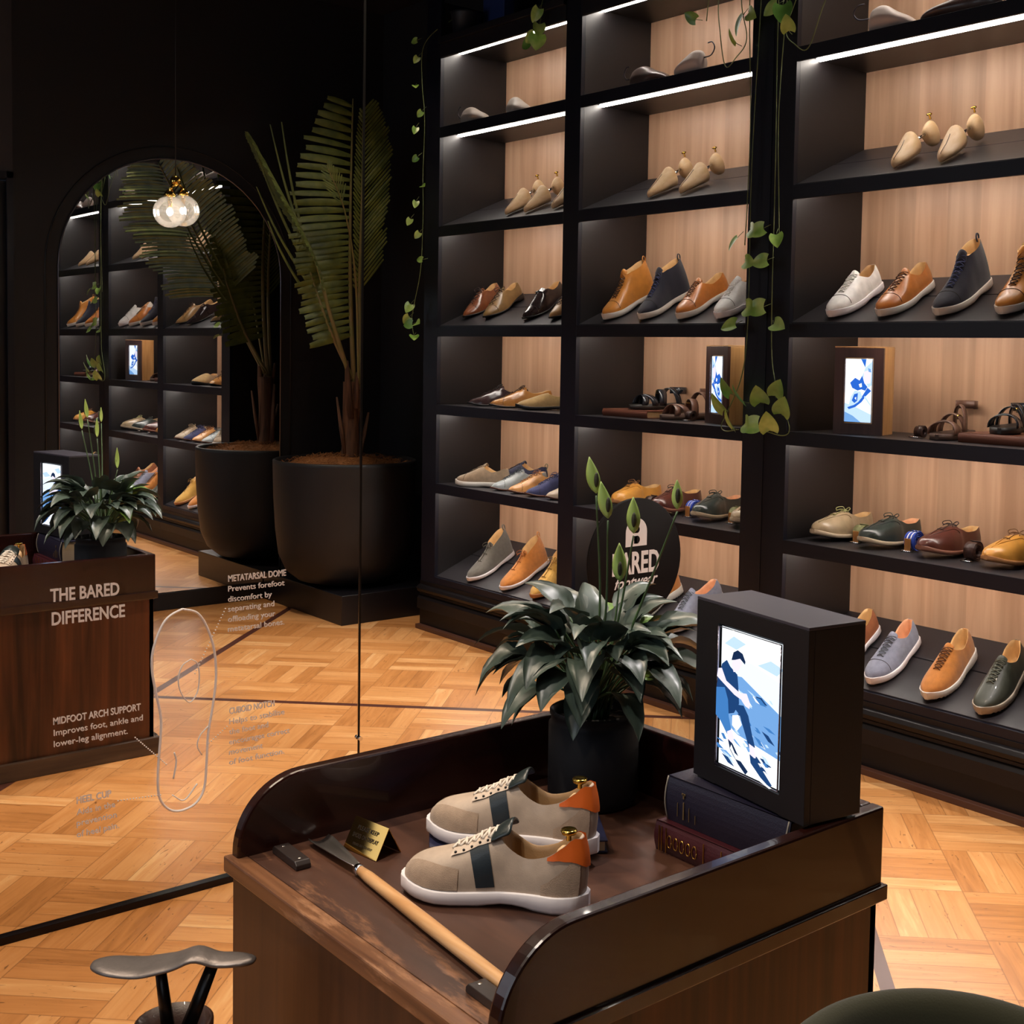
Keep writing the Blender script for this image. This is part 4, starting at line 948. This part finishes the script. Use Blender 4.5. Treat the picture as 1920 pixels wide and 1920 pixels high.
def lily_leaf(rnd, az, el, plen, L, W, droop, m=LEAF, twist=0):
    c = Vector((POTX+rnd.uniform(-.02, .02), POTY+rnd.uniform(-.02, .02), ZT+.150)); d = Vector((math.cos(az)*math.cos(el), math.sin(az)*math.cos(el), math.sin(el)))
    pts = []; p = c.copy(); dd = Vector((d.x*.5, d.y*.5, 1)).normalized()
    for k in range(8):
        pts.append(p.copy()); f = k/7; p = p+(dd.lerp(d, f)).normalized()*(plen/7)
    mb = MB(); mb.tube(pts, [.0026-.0001*k for k in range(8)], 6); mb.mi = 1
    e = (pts[-1]-pts[-2]).normalized()
    blade(mb, pts[-1]-e*.002, (e+d*.6).normalized(), None, L, W, droop, fold=.30, wave=.10, twist=twist)
    return PL(mb.build('leaf', [PETI, m], lily))
rnd = random.Random(11)
n_leaf = 0
for ring, (cnt, el0, pl0, L0, dr0) in enumerate([(18, 60, .180, .105, 1.6), (26, 44, .175, .110, 1.8), (26, 24, .165, .118, 2.0), (14, 2, .130, .100, 2.1)]):
    for i in range(cnt):
        az = 2*PI*(i+.37*ring)/cnt+rnd.uniform(-.16, .16); el = R(el0+rnd.uniform(-9, 9))
        lily_leaf(rnd, az, el, pl0*rnd.uniform(.78, 1.12), L0*rnd.uniform(.8, 1.15), rnd.uniform(.026, .037), dr0*rnd.uniform(.8, 1.2), LEAF if rnd.random() > .06 else LEAFG, rnd.uniform(-.35, .35)); n_leaf += 1
SPA = leafmat('pale_green_spathe', '#8fae52', .45, '#a9c26a'); SPAD = mat('dark_spadix', '#2b2a18', .6, bump=.5)
CR = Vector((R2.x, R2.y, R2.z))
for (u, v), kind in (((1118, 925), 1), ((1140, 972), 1), ((1188, 1000), 1), ((1270, 955), .8), ((1162, 1090), 1.1)):
    # tip positions spread in the plane through the pot, square to the pot's line of sight
    dx = (u-1142)/2328; dz = -(v-803)/2328; dist = 2.20 + .03*((u*7) % 5-2)
    base = Vector((POTX, POTY, ZT+.15)); tgt = Vector((0, 0, H))+Fv*dist+R2*(dx*dist)+U2*(dz*dist)
    pts = bez([base+Vector((0, 0, 0)), base.lerp(tgt, .5)+Vector((.006, -.006, .015)), tgt-Vector((0, 0, .004))], 7)
    mb = MB(); mb.tube(pts, [.0028-.0012*k/(len(pts)-1) for k in range(len(pts))], 6); fs = PL(mb.build('flower_stem', PETI, lily))
    L = .064*kind; rows = []
    lean = Vector((R2.x, R2.y, 0))*(-.35 if u < 1150 else -.05)
    for i in range(11):
        f = i/10; w = .0120*kind*math.sin(PI*f**.75)**.9 if 0 < f < 1 else .0004
        c_ = tgt+Vector((0, 0, 1))*L*f+lean*L*f*.6
        rows.append([c_+Vector((R2.x, R2.y, 0))*w*q+Fv*(-.35*w*(1-q*q)+.0) for q in (-1, -.5, 0, .5, 1)])
    mb = MB(); mb.grid(rows); sp_ = mb.build('spathe', SPA, fs, solid=.0008)
    mb = MB(); mb.sphere(tgt-Fv*.008+Vector((0, 0, .024)), .0044, 8, sc=(1, 1, 3.0)); mb.build('spadix', SPAD, fs)

# ------------------------------------------------------------ palm
PX, PY = 3.22, .115
bxp = tag(MB().box(3.0, 3.62, -.365, .485, 0, .148).build('plant_plinth', mat('plinth_black', '#0e0c10', .35), bevel=.003), 'low black plinth under the palm pot', 'plinth')
palm = tag(empty('potted_palm', (PX, PY, .149)), 'tall palm in a large black pot in the corner', 'plant')
def PM(o): return keep(o, palm)
mb = MB(); prof = [(0, 0), (.16, 0), (.24, .02), (.30, .07), (.335, .15), (.352, .28), (.362, .45), (.366, .62), (.366, .635), (.358, .640), (.345, .632), (.340, .55), (0, .54)]
mb.lathe(prof, 56, (PX, PY, .149)); PM(mb.build('pot', mat('charcoal_pot', '#0b0a0e', .55, bump=.15, bscale=300), palm))
mb = MB(); 
mb.grid([[(PX+r*math.cos(a), PY+r*math.sin(a), .149+.60+.05*(1-(r/.34)**2)+.012*noise.noise(Vector((r*20, a*3, 1)))) for a in [2*PI*k/40 for k in range(40)]] for r in (.001, .05, .1, .15, .2, .25, .3, .335)], cv=True)
rr = random.Random(4)
for i in range(500):
    a = rr.uniform(0, 2*PI); r = .32*math.sqrt(rr.random()); x, y = PX+r*math.cos(a), PY+r*math.sin(a); z = .149+.605+.05*(1-(r/.34)**2); b = rr.uniform(0, 2*PI); l = rr.uniform(.02, .06)
    mb.tube([(x, y, z), (x+l*.5*math.cos(b), y+l*.5*math.sin(b), z+rr.uniform(.004, .022)), (x+l*math.cos(b+.4), y+l*math.sin(b+.4), z+rr.uniform(-.002, .012))], .0011, 3, caps=False)
PM(tag(mb.build('coir_mulch', mat('coir', '#7a4c22', .95, bump=1, bscale=200, var=.3), palm), kind='stuff'))
TRK = wood('palm_trunk', '#3a2418', '#6e4a30', 'Z', .8, ring=70, stretch=.1)
def trunk(pts, r):
    mb = MB(); mb.tube(bez(pts, 6), r, 12); return mb
T0 = Vector((PX+.03, PY, .77))
pp = bez([T0, T0+Vector((0, 0, .2)), T0+Vector((-.005, 0, .42))], 6)
mb = MB(); mb.tube(pp, [.048-.012*k/(len(pp)-1) for k in range(len(pp))], 14)
PM(mb.build('trunk', TRK, palm))
for dx, dy, z0, z1, r0 in ((-.03, .02, 1.0, 1.30, .026), (.045, .01, .95, 1.27, .020), (-.07, .01, .80, 1.11, .014), (.07, .03, .80, 1.03, .016), (.01, .04, 1.05, 1.24, .022), (.02, -.05, .8, 1.15, .02)):
    mb = MB(); mb.tube([(T0.x+dx*.5, T0.y+dy, z0), (T0.x+dx*.9, T0.y+dy, (z0+z1)/2), (T0.x+dx*1.25, T0.y+dy, z1)], [r0*1.1, r0, r0*.45], 8, flat=.6); PM(mb.build('leaf_base', TRK, palm))
PALM = leafmat('palm_green', '#4c5a26', .5, '#68702c'); PALMR = leafmat('palm_rachis', '#6a6a34', .6, '#7a6a40')
def frond(pts, L, n, side_dir, nrm, up=.3, wid=.014, lf=lambda f: 1, rf=lambda f: 1, t0=.25, droop=.3, seed=1, both=(1, 1), rr0=.010, angle=lambda f: .25):
    r_ = random.Random(seed); cp = bez(pts, 14); N = len(cp)-1
    mb = MB(); mb.tube(cp, [rr0*(1-.8*k/N)+.0012 for k in range(N+1)], 7); mb.mi = 1
    for sg in (0, 1):
        if not both[sg]: continue
        for i in range(n):
            f = t0+(1-t0)*(i+.5*sg)/n; k = min(N-1, int(f*N)); p = cp[k].lerp(cp[k+1], f*N-k); tg = (cp[k+1]-cp[k]).normalized()
            sd = Vector(side_dir).normalized()*(1 if sg else -1); sd = (sd-tg*sd.dot(tg)).normalized()
            ln = L*(rf(f) if sg else lf(f))*r_.uniform(.92, 1.05)
            a = angle(f) if callable(angle) else angle
            d = (sd+tg*a+Vector((0, 0, 0))).normalized(); rows = []; q = p.copy(); nn = Vector(nrm).normalized(); wv = d.cross(nn).normalized(); w_ = wid*r_.uniform(.8, 1.15)
            wv = (wv+nn*r_.uniform(-.35, .35)).normalized()
            for s in range(6):
                g = s/5; w = w_*(.45+.55*min(1, g*3))*(1 if g < .75 else 1-.35*(g-.75)/.25)
                rows.append([q-wv*w*.5, q+nn*w*.22, q+wv*w*.5]); d = (d+Vector((0, 0, -1))*droop/5).normalized(); q = q+d*ln/5
            mb.grid(rows)
    return PM(mb.build('frond', [PALMR, PALM], palm))
bb = lambda f: max(.12, math.sin(PI*min(1, (1.04-f)*1.25))**.6) if f > .42 else .45+.5*(f/.42)
frond([(3.27, .12, 1.10), (3.235, .13, 1.62), (3.235, .12, 2.06), (3.262, .09, 2.65)], .34, 34, (1, 0, 0), (0, 1, 0.1), lf=bb, rf=lambda f: .70*bb(f), both=(1, 0), t0=.21, droop=.12, seed=2, angle=lambda f: -.12+.9*max(0, f-.62), wid=.036, rr0=.013)
frond([(3.29, .14, 1.15), (3.275, .15, 1.7), (3.290, .14, 2.15), (3.305, .12, 2.60)], .27, 40, (1, 0, 0), (0, 1, .1), lf=lambda f: .28*bb(f), rf=bb, t0=.30, droop=-.05, seed=3, angle=lambda f: 1.15, wid=.013, rr0=.010)
frond([(3.24, .12, 1.21), (3.08, .19, 1.55), (2.98, .225, 1.80), (2.82, .22, 2.08), (2.65, .204, 2.36)], .46, 40, (.46, -.89, .0), (.9, .45, .2), lf=bb, rf=lambda f: .8*bb(f), t0=.34, droop=.25, seed=5, wid=.020, angle=lambda f: .45, rr0=.011)
frond([(3.27, .16, 1.18), (3.20, .24, 1.72), (3.10, .30, 2.05), (2.98, .34, 2.25)], .10, 10, (1, 0, 0), (0, 1, 0.1), lf=bb, rf=bb, t0=.7, droop=.1, seed=9, wid=.010, angle=lambda f: 1.6, rr0=.006)
# long bare strands to the left of the main frond
for a, b, s in (((3.0, .12, 1.75), (2.70, .10, 2.38), 1), ((3.02, .13, 1.78), (2.79, .12, 2.45), 2), ((2.99, .12, 1.70), (2.72, .12, 2.14), 3), ((3.0, .12, 1.62), (2.78, .12, 1.98), 4), ((3.03, .12, 1.75), (2.85, .12, 2.47), 5)):
    a, b = Vector(a), Vector(b); mb = MB(); rows = []
    for k in range(9):
        f = k/8; p = a.lerp(b, f)+Vector((-.02*math.sin(PI*f), 0, 0)); w = .011*(1-f*.7); rows.append([p-Vector((w, 0, 0)), p+Vector((0, .004, 0)), p+Vector((w, 0, 0))])
    mb.grid(rows); PM(mb.build('leaf_strand', PALM, palm))
frond([(3.26, .12, 1.2), (3.12, .13, 1.45), (3.02, .13, 1.70), (2.99, .12, 1.80)], .05, 3, (1, 0, 0), (0, 1, 0), t0=.8, seed=12, rr0=.010)

# ------------------------------------------------------------ trailing pothos
POTH = leafmat('pothos_leaf', '#6f9a38', .35, '#a8c268'); POTHD = leafmat('pothos_leaf_dark', '#4f7c30', .35, '#6c9a48'); VINE = leafmat('vine_stem', '#4a5a2c', .6, '#66703c')
def heart(mb, base, d, nrm, L, W):
    d = Vector(d).normalized(); n = Vector(nrm); n = (n-d*n.dot(d)).normalized(); s = d.cross(n); rows = []
    N = 9
    for i in range(N+1):
        f = i/N; w = W*(math.sin(PI*min(1, (f*.86+.14)**.75))**.75) if f < 1 else .0003
        p = Vector(base)+d*L*f-n*(L*.18*f*f)
        rows.append([p+s*w*q-d*(L*.16*(abs(q)**1.5)*(1-f)**2)+n*(abs(q)*w*.25) for q in (-1, -.5, 0, .5, 1)])
    mb.grid(rows)
def pothos(label, vines, leaves, pot=None, K=1.25):
    t = tag(empty('trailing_pothos', vines[0][0]), label, 'plant')
    for v in vines:
        mb = MB(); cp = bez(v, 7); mb.tube(cp, .0019, 6); keep(mb.build('stem', VINE, t), t)
    for (p, d, n, L, W, mm) in leaves:
        mb = MB(); p = Vector(p); dd = Vector(d).normalized()
        mb.tube([p-dd*.02+Vector((.01, 0, .008)), p-dd*.008+Vector((.002, 0, .003)), p], .0011, 5); mb.mi = 1
        heart(mb, p, d, n, L*K, W*K); keep(mb.build('leaf', [VINE, mm], t), t)
    if pot:
        mb = MB(); mb.lathe([(0, 0), (.06, 0), (.075, .12), (.08, .13), (.07, .13), (.065, .10), (0, .10)], 24, pot); keep(mb.build('pot', mat('small_black_pot', '#1b191e', .5), t), t)
        mb = MB(); mb.lathe([(0, .102), (.064, .100)], 20, pot); keep(mb.build('soil', SOIL, t), t)
    return t
nf = (-.8, -.45, .25)
V1 = [(3.36, 2.80, 2.95), (3.285, 2.84, 2.90), (3.262, 2.848, 2.6), (3.258, 2.870, 2.2), (3.262, 2.862, 1.9), (3.262, 2.855, 1.75)]
V2 = [(3.36, 2.86, 2.95), (3.285, 2.895, 2.90), (3.268, 2.893, 2.5), (3.260, 2.880, 2.0), (3.262, 2.880, 1.5), (3.26, 2.862, 1.30), (3.258, 2.80, 1.165), (3.25, 2.775, 1.11), (3.245, 2.80, 1.09), (3.24, 2.87, 1.10)]
V3 = [(3.285, 2.80, 2.88), (3.27, 2.80, 2.62), (3.255, 2.845, 2.47), (3.25, 2.80, 2.41), (3.255, 2.745, 2.39), (3.27, 2.70, 2.52), (3.30, 2.66, 2.66), (3.30, 2.70, 2.86)]
V4 = [(3.30, 2.64, 2.86), (3.285, 2.63, 2.70), (3.29, 2.61, 2.58)]
LV = []
for (y, z, dy, dz, L, mm) in [(2.905, 1.800, .4, -.15, .050, POTH), (2.845, 1.775, -.25, -.4, .044, POTH), (2.885, 1.690, .6, -.1, .048, POTH), (2.895, 1.530, .6, -.1, .058, POTH), (2.845, 1.472, -.7, -.15, .050, POTH),
        (2.895, 1.20, -.1, .25, .060, POTHD), (2.905, 1.125, .35, -.1, .058, POTH), (2.850, 1.105, -.1, .35, .060, POTH), (2.80, 1.165, -.25, .35, .060, POTHD), (2.83, 1.225, -.35, .5, .055, POTHD),
        (2.845, 2.545, -.25, -.7, .060, POTHD), (2.87, 2.55, .5, -.3, .046, POTH), (2.815, 2.455, -.1, .3, .045, POTH), (2.80, 2.67, -.5, -.5, .060, POTH), (2.86, 2.66, .3, -.8, .062, POTHD), (2.61, 2.575, -.3, .2, .040, POTHD), (2.78, 2.72, -.2, -.9, .05, POTHD), (2.885, 2.72, .5, -.6, .05, POTH)]:
    LV.append(((3.235, y, z), (-.25, dy, dz), nf, L, L*.46, mm))
pothos('pothos trailing down the upright between mirror and shelves', [V1, V2, V3, V4], LV, (3.42, 2.84, 2.832))
V5 = [(3.36, .86, 2.93), (3.285, .80, 2.86), (3.25, .765, 2.78), (3.245, .772, 2.62), (3.25, .79, 2.45), (3.25, .78, 2.2), (3.25, .785, 2.0), (3.25, .77, 1.75), (3.25, .715, 1.58), (3.25, .695, 1.50), (3.25, .72, 1.42)]
LV = []
zz = 2.80; rr = random.Random(21)
for i, (y, z) in enumerate([(.73, 2.83), (.74, 2.75), (.72, 2.62), (.78, 2.49), (.73, 2.42), (.745, 2.28), (.79, 2.14), (.74, 2.07), (.69, 1.99), (.77, 1.92), (.80, 1.79), (.70, 1.58), (.69, 1.52), (.715, 1.485), (.75, 1.49), (.735, 1.43)]):
    LV.append(((3.24, y, z), (-.3, rr.uniform(-.9, .9), rr.uniform(-.6, .1)), (-.5, .8, .2), .036 if z > 1.6 else .05, .017 if z > 1.6 else .024, POTH if rr.random() > .3 else POTHD))
pothos('pothos trailing down the end of the shelving by the palm', [V5], LV, (3.42, .88, 2.832), K=1.0)
V6 = [(3.36, 1.62, 2.94), (3.30, 1.64, 2.88), (3.275, 1.645, 2.82), (3.27, 1.64, 2.72), (3.265, 1.62, 2.66)]
LV = [((3.25, 1.66, 2.90), (-.3, .4, .3), (-.5, .8, .2), .085, .036, POTH), ((3.25, 1.66, 2.80), (-.2, -.3, -.7), (-.5, .8, .2), .05, .02, POTH), ((3.25, 1.665, 2.735), (-.2, .2, -.6), (-.5, .8, .2), .05, .022, POTH), ((3.25, 1.63, 2.70), (-.2, -.6, -.4), (-.5, .8, .2), .045, .02, POTH), ((3.25, 1.60, 2.67), (-.2, -.8, -.2), (-.5, .8, .2), .04, .02, POTHD), ((3.25, 1.655, 2.69), (-.2, .1, -.9), (-.5, .8, .2), .05, .03, POTH)]
pothos('small pothos sprig hanging over the top light of the far bay', [V6], LV, (3.42, 1.60, 2.832))
bp = tag(MB().box(3.50, 3.56, .90, 1.07, 2.8325, 3.20).build('blue_storage_box', mat('royal_blue_card', '#24356a', .6), bevel=.003), 'blue upright panel on top of the far shelving bay', 'box')

# ------------------------------------------------------------ sandals, books, belts on shelf D
def sandal(label, toe, ang, z, m, msole, W=.042, L=.26, tall=False, tilt=0):
    t = tag(empty('sandal', mw=pose(toe, ang, L, None, z, tilt)), label, 'sandal'); s = Shoe('boat', L)
    rows = []
    mb = MB(); ts = [0, .01, .05, .12, .25, .4, .55, .7, .82, .92, .97, 1.0]
    for t_ in ts:
        w = max(.006, s.w(t_)*.98); x = t_*L; zt = .020+.006*(1-t_); rows.append([(x, s.c(t_)-w, .002), (x, s.c(t_)-w, zt), (x, s.c(t_), zt-.002), (x, s.c(t_)+w, zt), (x, s.c(t_)+w, .002)])
    g = mb.grid(rows, cv=True); mb._f(g[0][::-1]); mb._f(g[-1]); mb.build('sole', msole, t)
    def strap(t0, t1, h, wd, name='strap'):
        rows = []
        for k in range(15):
            a = PI*k/14; tt = t0+(t1-t0)*k/14; w = s.w(tt)*1.0
            c = Vector((tt*L, s.c(tt)-w*math.cos(a), .018+h*math.sin(a)**.8)); rows.append([c-Vector((wd/2, 0, 0)), c+Vector((0, 0, .001)), c+Vector((wd/2, 0, 0))])
        mb = MB(); mb.grid(rows); mb.build(name, m, t, solid=.003)
    strap(.82, .66, .040, .030); strap(.64, .80, .043, .030); strap(.50, .40, .064, .034); strap(.16, .40, .092 if tall else .070, .026)
    rows = []
    for k in range(13):
        a = -PI*.62+PI*1.24*k/12; rows.append([(.13*L+.05*-math.cos(a)*.8, .034*math.sin(a), .055+(.042 if tall else .01)), (.13*L-.05*math.cos(a)*.8, .034*math.sin(a), .082+(.042 if tall else .01))])
    mb = MB(); mb.grid(rows); mb.build('heel_strap', m, t, solid=.003)
    mb = MB(); mb.tube([(.45*L+q[0]*.012, s.c(.45)+.02, .072+q[1]*.006) for q in ((-1, -1), (1, -1), (1, 1), (-1, 1), (-1, -1))], .0016, 5); mb.build('buckle', GOLD, t)
    return t
BRS = leather('#6a4a3c', .4); BKS = leather('#22242a', .22)
sandal('brown leather strap sandal standing beside the small screen box', (3.405, 2.300), -8, ROW['D'], BRS, mat('brown_footbed', '#5a4338', .6), tall=True)
book('old brown book lying under the black sandal', (3.405, 2.215), -90, .275, .17, .030, ROW['D']+.0006, mat('old_brown_cover', '#6a3a28', .5), PAGET)
sandal('black leather strap sandal lying on the old brown book', (3.425, 2.090), -12, ROW['D']+.0316, BKS, mat('black_footbed', '#26221f', .5))
def rolled_belt(label, c, R0, wd, m, row=None, stripes=None, tab=True, name='rolled_belt', ang=0):
    t = tag(empty(name, mw=Matrix.Translation((c[0], c[1], (ROW[row])+R0+.001)) @ Matrix.Rotation(R(ang), 4, 'Z')), label, 'belt')
    parts = [(0, wd, m)] if not stripes else [(a*wd, b*wd, mm) for a, b, mm in stripes]
    for a, b, mm in parts:
        rows = []
        for k in range(90):
            th = k/89*2*PI*3.2; r = R0*(.45+.55*k/89); rows.append([(r*math.cos(th), -wd/2+a, r*math.sin(th)), (r*math.cos(th), -wd/2+b, r*math.sin(th))])
        mb = MB(); mb.grid(rows); mb.build('belt_strap', mm, t, solid=.0022)
    mb = MB(); z = -R0+.003; mb.tube([(-R0*.5, -.013, z), (-R0*.5-.03, -.016, z), (-R0*.5-.03, .016, z), (-R0*.5, .013, z)], .0022, 6); mb.build('buckle', CHROME, t)
    if tab:
        mb = MB(); mb.box(-R0*1.08, -R0*.98, -.012, .012, -R0+.002, R0*.3); mb.build('leather_tab', leather('#a8703c'), t, .001)
    return t
rolled_belt('rolled olive woven belt between the beige and green boat shoes', (3.49, 2.640), .032, .036, mat('olive_webbing', '#6a6a44', .8), 'E')
BW = mat('blue_webbing', '#2440a0', .8); WW = mat('white_webbing', '#d8d4dc', .8)
rolled_belt('rolled blue and white striped belt beside the burgundy shoe', (3.48, 2.418), .034, .036, BW, 'E', [(0, .25, BW), (.25, .38, WW), (.38, .62, BW), (.62, .75, WW), (.75, 1, BW)])
rolled_belt('rolled braided brown leather belt beside the mustard shoe', (3.47, 2.186), .032, .036, mat('braided_brown', '#3a2018', .45, bump=1, bscale=120), 'E', tab=False)
rolled_belt('small rolled brown belt between the screen box and brown sandal', (3.47, 2.40), .020, .028, mat('braided_brown', '#3a2018', .45, bump=1, bscale=120), 'D', tab=False)

# ------------------------------------------------------------ pendant, stool, chair
pl = tag(empty('pendant_light', (2.007, .90, 1.90)), 'brass pendant light with two clear glass globes', 'lamp')
def PP(o): return keep(o, pl)
glass = bpy.data.materials.new('clear_globe'); glass.use_nodes = True; _t = glass.node_tree; _t.nodes.clear()
_tr = _t.nodes.new('ShaderNodeBsdfTransparent'); _tl = _t.nodes.new('ShaderNodeBsdfTranslucent'); _gl = _t.nodes.new('ShaderNodeBsdfGlossy'); _gl.inputs['Roughness'].default_value = .03
_fr = _t.nodes.new('ShaderNodeLayerWeight'); _fr.inputs['Blend'].default_value = .35; _m1 = _t.nodes.new('ShaderNodeMixShader'); _m2 = _t.nodes.new('ShaderNodeMixShader'); _m1.inputs[0].default_value = .16
_oo = _t.nodes.new('ShaderNodeOutputMaterial')
_t.links.new(_tr.outputs[0], _m1.inputs[1]); _t.links.new(_tl.outputs[0], _m1.inputs[2]); _t.links.new(_fr.outputs['Fresnel'], _m2.inputs[0]); _t.links.new(_m1.outputs[0], _m2.inputs[1]); _t.links.new(_gl.outputs[0], _m2.inputs[2]); _t.links.new(_m2.outputs[0], _oo.inputs[0])
bulb = screen_mat('bulb_glow', '#ffe9cf', 60)
for (dx, dy, dz) in ((-.028, 0, -.006), (.036, -.02, .006)):
    c = (2.007+dx, .90+dy, 1.90+dz)
    mb = MB(); mb.sphere(c, .064, 20); PP(mb.build('glass_globe', glass, pl))
    mb = MB(); mb.sphere(c, .012, 10, sc=(1, 1, 1.3)); PP(mb.build('bulb', bulb, pl))
    mb = MB(); mb.lathe([(0, .060), (.020, .060), (.024, .068), (.016, .080), (.009, .088), (0, .090)], 20, c); mb.lathe([(0, .018), (.009, .018), (.009, .065), (0, .065)], 14, c); PP(mb.build('brass_cap', GOLD, pl))
    mb = MB(); mb.tube([(c[0], c[1], c[2]+.088), (2.007, .89, 2.02)], .006, 8); PP(mb.build('arm', GOLD, pl))
mb = MB(); mb.tube([(2.007, .89, 2.02), (2.007, .89, ZC)], .002, 6); PP(mb.build('cable', mat('cable_black', '#0a0a0a', .5), pl))
mb = MB(); mb.sphere((2.007, .89, 2.02), .022, 8); PP(mb.build('hub', GOLD, pl))

# shoe-fitting stool with a foot-shaped rest
SX, SYY, SZ = .700, 1.742, .447
st = tag(empty('shoe_fitting_stand', (SX, SYY, 0)), 'dark metal foot-shaped shoe rest on two struts, leather-covered base', 'stand')
def PS(o): return keep(o, st)
dirx = Vector((.80, -.60, 0)).normalized(); diry = Vector((.60, .80, 0)).normalized()
IR = mat('worn_iron', '#6a6462', .42, .6, bump=.4, bscale=80, var=.3); IRB = mat('black_iron', '#100e0e', .35, .6)
def footplate(L, zf):
    top, bot = [], []
    for i in range(17):
        f = i/16; x = -.119+.238*f
        w = lerp_tab([(0, .010), (.04, .024), (.15, .034), (.35, .036), (.55, .030), (.66, .026), (.68, .026), (.74, .024), (.85, .024), (.95, .018), (1, .008)], f)
        z = lerp_tab([(0, 0), (.3, -.006), (.5, .002), (.64, .016), (.70, .010), (.72, .004), (.85, .004), (1, .003)], f)
        p = Vector((SX, SYY, SZ+z))+dirx*x
        top.append([p-diry*w, p+Vector((0, 0, .002)), p+diry*w]); 
    return top
mb = MB(); mb.grid(footplate(.25, 0)); PS(mb.build('foot_plate', IR, st, solid=.009, sub=1))
for a, b in ((-.02, -.005), (.055, .010)):
    p = Vector((SX, SYY, SZ-.004))+dirx*a; q = Vector((SX, SYY, .322))+dirx*b
    mb = MB(); mb.tube([p, q], [.012, .016], 10, flat=.6); PS(mb.build('strut', IRB, st))
mb = MB(); mb.lathe([(0, 0), (.085, 0), (.085, .02), (.062, .05), (.053, .26), (.056, .360), (.050, .363), (.046, .33), (0, .32)], 28, (SX, SYY, -0.0)); PS(mb.build('base', leather('#3a2018', .4), st))

CX, CY = 1.02, .615
ch = tag(empty('tub_chair', (CX, CY, 0)), 'olive green velvet tub chair, only its rounded back top showing', 'chair')
def PH(o): return keep(o, ch)
GV = mat('olive_velvet', '#2c2c12', .85, bump=.2, bscale=400, sheen=.3)
MB_ = MB(); rows = []
for k in range(25):
    a = R(60+105*(k-12)/12) ; ca, sa = math.cos(a), math.sin(a)
    hgt = .668*(1-.06*abs((k-12)/12)**2.2)
    prof = [(.175, .30), (.19, .42), (.202, .55), (.205, hgt-.03), (.200, hgt-.008), (.186, hgt), (.168, hgt-.006), (.158, hgt-.03), (.150, .55), (.145, .42), (.14, .36)]
    rows.append([(CX+r*ca, CY+r*sa, z) for r, z in prof])
g = MB_.grid(rows); MB_._f(g[0]); MB_._f(g[-1][::-1]); PH(MB_.build('backrest', GV, ch, sub=1))
mb = MB(); mb.lathe([(0, .30), (.15, .30), (.165, .33), (.165, .38), (.14, .40), (0, .41)], 32, (CX, CY, 0)); PH(mb.build('seat', GV, ch))
for a in (45, 135, 225, 315):
    mb = MB(); mb.tube([(CX+.14*math.cos(R(a)), CY+.14*math.sin(R(a)), .31), (CX+.18*math.cos(R(a)), CY+.18*math.sin(R(a)), .0)], [.014, .009], 10); PH(mb.build('leg', BRNSOLE, ch))

# ------------------------------------------------------------ invented housings round the added spots, all out of view
for i, (loc, tgt, e, col, cone) in enumerate(SPOTS):
    t = tag(empty('added_spot_housing', (loc[0], loc[1], 3.12)), 'added unseen spotlight housing '+['above the counter front', 'close to the large mirror', 'between counter and shelving', 'by the left end of the large mirror', 'in front of the arched mirror', 'above the foot-shaped stand', 'in front of the potted palm', 'by the far left side wall'][i], 'lamp', 'added unseen spotlights')
    mb = MB(); mb.lathe([(.0, ZC), (.05, ZC), (.05, 3.09), (.044, 3.09), (.044, 3.16), (0, 3.16)], 20, (loc[0], loc[1], 0)); keep(mb.build('housing', BLK, t), t)
